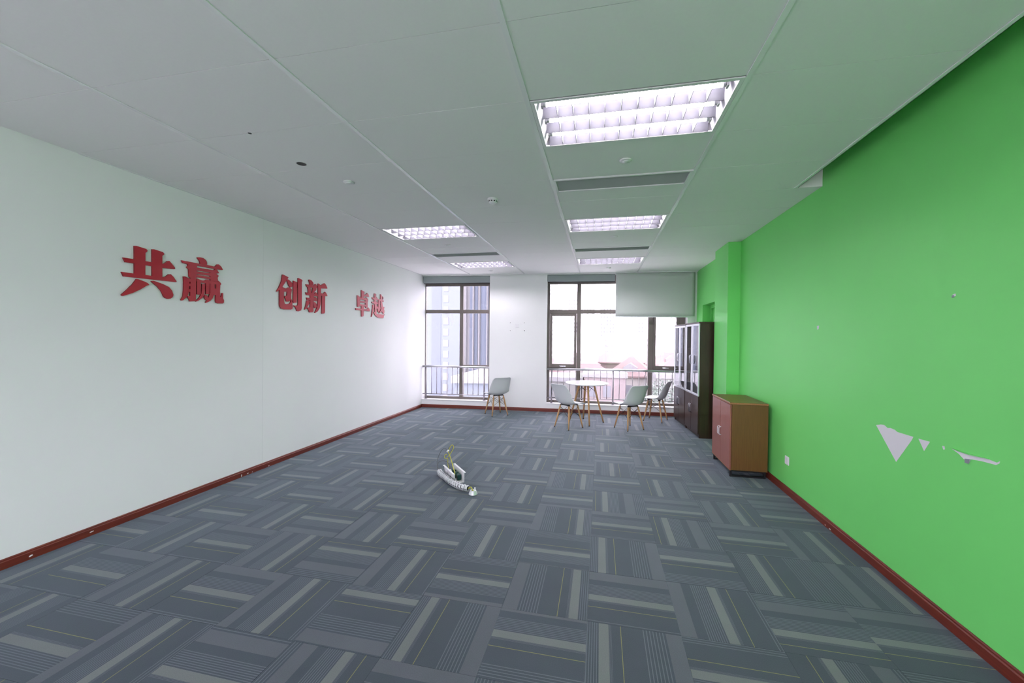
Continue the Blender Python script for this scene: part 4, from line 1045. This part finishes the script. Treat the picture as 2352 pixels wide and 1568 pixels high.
MB().bbox(-0.045, -0.016, 0.20, 0.245, 0.004, 0.085, 0.003).build('plug', 'white_plastic', t)

t = thing('loose_lead', 'yellow-green and grey leads looping up from the cable tray', 'cable', (-1.70, 4.45, 0))
o0 = Vector((-1.70, 4.45, 0))
def wire(pts_, r, mat, name='lead'):
    MB().tube(catmull([Vector(q) - o0 for q in pts_], 8), r, 7).build(name, mat, t)
wire([(-1.560, 4.225, 0.045), (-1.565, 4.250, 0.085), (-1.600, 4.300, 0.120), (-1.645, 4.360, 0.175), (-1.700, 4.420, 0.240), (-1.725, 4.450, 0.262)], 0.0055, 'green_wire')
wire([(-1.725, 4.450, 0.262), (-1.715, 4.455, 0.300), (-1.690, 4.470, 0.325), (-1.668, 4.478, 0.312), (-1.680, 4.460, 0.270), (-1.712, 4.440, 0.205), (-1.720, 4.440, 0.180)], 0.004, 'grey_wire')
wire([(-1.718, 4.448, 0.255), (-1.700, 4.462, 0.310), (-1.678, 4.470, 0.330), (-1.662, 4.470, 0.300), (-1.690, 4.445, 0.235), (-1.722, 4.430, 0.190)], 0.004, 'green_wire')
wire([(-1.725, 4.452, 0.262), (-1.76, 4.46, 0.285), (-1.80, 4.46, 0.270), (-1.835, 4.44, 0.200), (-1.845, 4.42, 0.125), (-1.820, 4.395, 0.050), (-1.800, 4.385, 0.036)], 0.0045, 'grey_wire')
wire([(-1.800, 4.385, 0.036), (-1.835, 4.40, 0.085), (-1.82, 4.42, 0.135), (-1.77, 4.43, 0.150), (-1.73, 4.44, 0.135), (-1.70, 4.43, 0.105), (-1.67, 4.40, 0.060)], 0.005, 'grey_wire')
wire([(-1.735, 4.44, 0.225), (-1.755, 4.43, 0.215), (-1.758, 4.425, 0.190), (-1.738, 4.425, 0.178), (-1.718, 4.43, 0.175), (-1.720, 4.44, 0.110), (-1.70, 4.42, 0.070)], 0.004, 'green_wire')
MB().rod(Vector((-1.735, 4.452, 0.250)) - o0, Vector((-1.715, 4.447, 0.272)) - o0, 0.011, n=12).build('tie_band', 'white_plastic', t)

# ------------------------------------------------------------------ outside the windows
GZ = -15.0
struct(MB().box(-160, 160, 10.5, 900, GZ - 0.5, GZ).build('ground_outside', 'ground'), 'hazy ground far below the windows')
struct(MB().box(-160, 160, -400, NEAR_Y - 6, GZ - 0.5, GZ).build('ground_outside', 'ground'), 'ground behind the building')
# pale block close to the narrow window
t = thing('pale_block', 'pale blue flat-faced block outside the narrow window', 'building', (-18.0, 36.0, GZ))
MB().prism([(-14, 0), (5.25, 0), (3.6, 4.5), (-14, 4.5)], lambda a, c, tt: (a, c, tt), 0, 62).build('wall', 'facade_blue', t)
wm = MB().bbox(-0.25, 0.25, -0.03, 0.10, -0.33, 0.33, 0.02).mesh('window')
for i in range(24):
    obj('window', wm, 'facade_white', t, (3.74, -0.02, 8.6 + i * 1.05))
MB().box(2.30, 3.25, -0.03, 0.05, 11.0, 23.0).build('duct_panel', 'facade_blue_dark', t)
# unseen wing added at the right to block sky light on the white wall
t = thing('sky_blocker_wing', 'unseen wing added right of the wide window to block sky light', 'building', (8.6, 9.6, GZ))
MB().box(0, 12, 0, 12, 0, 42).build('wall', 'facade_blue', t)
wm2 = MB().bbox(-0.05, 0.1, -0.7, 0.7, -0.8, 0.8, 0.02).mesh('window')
for fl in range(12):
    for q in range(5): obj('window', wm2, 'facade_glass', t, (0, 1.4 + q * 2.3, 2.2 + fl * 3.2))
# banded tower behind it
t = thing('banded_tower', 'pale tower with vertical blue glass bands outside the narrow window', 'building', (-19.0, 62.0, GZ))
MB().box(-9, 6.5, 0, 14, 0, 100).build('wall', 'facade_white', t)
for x0, w in ((-1.5, .5), (-0.70, .55), (0.35, .95), (1.60, .42), (2.4, .6), (3.6, .8), (5.0, .6)):
    MB().box(x0, x0 + w, -0.04, 0.1, 4, 96).build('glass_band', 'facade_glass', t)
for x0 in (-2.2, -0.95, 0.05, 1.38, 2.12, 3.2, 4.6):
    MB().box(x0, x0 + 0.16, -0.35, 0.1, 0, 98).build('pilaster', 'facade_white', t)
t = thing('podium_roof', 'white flat podium roof edge low outside the narrow window', 'building', (-9.3, 31.0, GZ))
MB().add([(-2.2, 0, 0), (4, 1.2, 0), (4, 9, 0), (-2.2, 9, 0), (-2.2, 0, 12.85), (4, 1.2, 12.85), (4, 9, 12.85), (-2.2, 9, 12.85)],
         [(0, 1, 5, 4), (1, 2, 6, 5), (2, 3, 7, 6), (3, 0, 4, 7), (4, 5, 6, 7), (0, 3, 2, 1)]).build('wall', 'facade_blue', t)
MB().add([(-2.4, -.3, 12.85), (4.2, .9, 12.85), (4.2, 9.2, 12.85), (-2.4, 9.2, 12.85), (-2.4, -.3, 13.4), (4.2, .9, 13.4), (4.2, 9.2, 13.4), (-2.4, 9.2, 13.4)],
         [(0, 1, 5, 4), (1, 2, 6, 5), (2, 3, 7, 6), (3, 0, 4, 7), (4, 5, 6, 7), (0, 3, 2, 1)]).build('parapet', 'facade_white', t)
# red-roofed houses
ro = random.Random(8)
def house(x, y, wx, wy, eave, ridge, rz, label, mat='house_wall'):
    t = thing('red_roof_house', label, 'house', (x, y, GZ), rz, 'red-roofed houses below the wide window')
    MB().box(-wx, wx, -wy, wy, 0, eave - GZ).build('wall', mat, t)
    e = eave - GZ; r = ridge - GZ; o = 0.5; k_ = max(wx - wy, 0.3)
    MB().add([(-wx - o, -wy - o, e), (wx + o, -wy - o, e), (wx + o, wy + o, e), (-wx - o, wy + o, e), (-k_, 0, r), (k_, 0, r),
              (-wx - o, -wy - o, e - .25), (wx + o, -wy - o, e - .25), (wx + o, wy + o, e - .25), (-wx - o, wy + o, e - .25)],
             [(0, 1, 5, 4), (1, 2, 5), (2, 3, 4, 5), (3, 0, 4), (0, 6, 7, 1), (1, 7, 8, 2), (2, 8, 9, 3), (3, 9, 6, 0), (6, 9, 8, 7)]).build('roof', 'roof_tile', t)
    wn = MB().box(-0.55, 0.55, -0.06, 0.1, -0.7, 0.7).mesh('window')
    for zz in (2.2, 5.2):
        if zz + 1.2 > e: continue
        for q in range(3): obj('window', wn, 'far_window', t, (-wx * .62 + q * wx * .62, -wy, e - zz))
    if mat == 'house_wall':
        MB().add([(-1.1, -wy * .9, e + .3), (1.1, -wy * .9, e + .3), (1.1, -wy * .9, e + 1.3), (0, -wy * .9, e + 2.0), (-1.1, -wy * .9, e + 1.3),
                  (-1.1, -wy * .2, e + .3), (1.1, -wy * .2, e + .3), (1.1, -wy * .2, e + 1.3), (0, -wy * .2, e + 2.0), (-1.1, -wy * .2, e + 1.3)],
                 [(0, 1, 2, 3, 4), (9, 8, 7, 6, 5), (0, 5, 6, 1), (1, 6, 7, 2), (2, 7, 8, 3), (3, 8, 9, 4), (4, 9, 5, 0)]).build('dormer', 'facade_white', t)
HS = [(-2.0, 66, 4.2, 3.4, -4.6, -2.0, 0.2, 'red-roofed house seen just right of the left opening sash'), (5.2, 70, 3.6, 3.2, -4.4, -1.6, -0.15, 'red-roofed house with white dormer in the middle of the wide window'),
      (11.2, 66, 3.8, 3.2, -4.2, -1.7, 0.1, 'red-roofed house behind the right mullion'), (16.5, 72, 4.0, 3.2, -4.6, -2.0, -0.1, 'red-roofed house seen through the right opening sash'),
      (-9.0, 72, 4.0, 3.2, -5.4, -3.0, 0.0, 'red-roofed house seen through the left opening sash'),
      (-5.5, 96, 5.0, 3.6, -4.4, -2.0, 0.1, 'farther red-roofed house left of the middle of the window'), (4.0, 100, 6.0, 3.8, -4.0, -1.8, 0.0, 'farther long red-roofed house behind the dormered one'),
      (15.5, 98, 5.0, 3.6, -4.2, -1.6, 0.0, 'farther red-roofed house toward the bookcases'), (-15, 100, 5.5, 3.6, -4.8, -2.2, 0.0, 'farther red-roofed house left of the wide window')]
for i, h_ in enumerate(HS): house(*h_, mat='house_wall' if i % 2 else 'house_brick')
for i, (x, w, dd, e, lab) in enumerate(((0.6, 2.1, 44, -2.6, 'pale pink row building low behind the railing'), (-4.2, 2.2, 46, -3.4, 'pale grey row building behind the left end of the railing'), (8.6, 2.2, 48, -2.9, 'pale grey row building low behind the right mullion'))):
    t = thing('row_building', lab, 'building', (x, dd, GZ))
    MB().box(-w, w, 0, 6, 0, e - GZ).build('wall', 'row_brick' if i == 0 else 'row_grey', t)
    MB().box(-w - .2, w + .2, -.2, 6.2, e - GZ, e - GZ + 0.5).build('parapet', 'facade_white', t)
    wn = MB().box(-0.4, 0.4, -0.06, 0.1, -0.6, 0.6).mesh('window')
    for zz in (1.5, 4.3, 7.1):
        for q in range(int(w * 2 / 1.5)): obj('window', wn, 'far_window', t, (-w + .8 + q * 1.5, 0, e - GZ - zz))
# trees
def tree(x, y, r, top, label):
    t = thing('tree', label, 'tree', (x, y, GZ), 0, 'trees below the wide window')
    MB().rod((0, 0, 0), (0, 0, top - GZ - r), 0.22, 0.12, 8).build('trunk', 'house_brick', t)
    vs, fs = [], []
    for q in range(1500):
        u = Vector((ro.gauss(0, 1), ro.gauss(0, 1), ro.gauss(0, 1))).normalized() * (r * ro.uniform(.55, 1.0))
        u.z *= 1.15; c = u + Vector((0, 0, top - GZ - r))
        a = Vector((ro.gauss(0, 1), ro.gauss(0, 1), ro.gauss(0, 1))).normalized(); b_ = a.cross(u).normalized(); s_ = 0.08 + 0.07 * ro.random()
        k0 = len(vs); vs += [c - a * s_, c + b_ * s_ * .6, c + a * s_, c - b_ * s_ * .6]; fs.append((k0, k0 + 1, k0 + 2, k0 + 3))
    o = MB().add(vs, fs).build('foliage', 'leaf', t, fix=False); o['kind'] = 'stuff'
for x, y, r, top, lab in ((3.9, 36, 2.2, -2.6, 'hazy green tree behind the table, left of the greenish chair'), (6.2, 42, 2.0, -2.6, 'hazy green tree right of the greenish chair'), (-2.0, 35, 1.5, -4.6, 'low hazy tree behind the left chair'), (3.2, 30, 1.6, -4.0, 'low hazy tree in front of the pink row building')):
    tree(x, y, r, top, lab)
# faint towers on the skyline
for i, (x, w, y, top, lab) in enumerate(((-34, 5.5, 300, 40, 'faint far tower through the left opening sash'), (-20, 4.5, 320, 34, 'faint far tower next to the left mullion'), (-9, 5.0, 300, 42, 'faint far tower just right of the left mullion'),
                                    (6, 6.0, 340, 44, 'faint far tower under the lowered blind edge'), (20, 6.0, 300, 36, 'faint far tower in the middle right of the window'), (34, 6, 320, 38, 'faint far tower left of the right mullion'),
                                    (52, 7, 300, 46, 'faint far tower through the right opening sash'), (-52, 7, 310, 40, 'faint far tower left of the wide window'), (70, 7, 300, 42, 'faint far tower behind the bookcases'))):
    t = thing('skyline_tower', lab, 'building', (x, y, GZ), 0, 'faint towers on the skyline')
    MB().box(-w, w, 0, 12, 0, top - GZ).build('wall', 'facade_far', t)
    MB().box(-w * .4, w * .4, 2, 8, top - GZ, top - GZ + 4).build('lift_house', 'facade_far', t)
    b = MB()
    for fl in range(4, int((top - GZ) / 3)):
        for q in range(5):
            if ro.random() < .8: b.box(-w + w * .4 * q + .4, -w + w * .4 * q + 1.5, -0.1, 0.1, fl * 3, fl * 3 + 1.5)
    o = b.build('window_grid', 'far_window', t); o['kind'] = 'stuff'
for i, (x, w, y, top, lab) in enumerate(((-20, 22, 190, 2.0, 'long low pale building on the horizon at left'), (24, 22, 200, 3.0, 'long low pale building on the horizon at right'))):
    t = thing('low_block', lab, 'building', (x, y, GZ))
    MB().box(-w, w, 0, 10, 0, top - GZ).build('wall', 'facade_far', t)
    b = MB()
    for fl in range(2, 6):
        for q in range(int(w * 2 / 2.6)): b.box(-w + .6 + q * 2.6, -w + 2.0 + q * 2.6, -.1, .1, fl * 3, fl * 3 + 1.4)
    o = b.build('window_grid', 'far_window', t); o['kind'] = 'stuff'
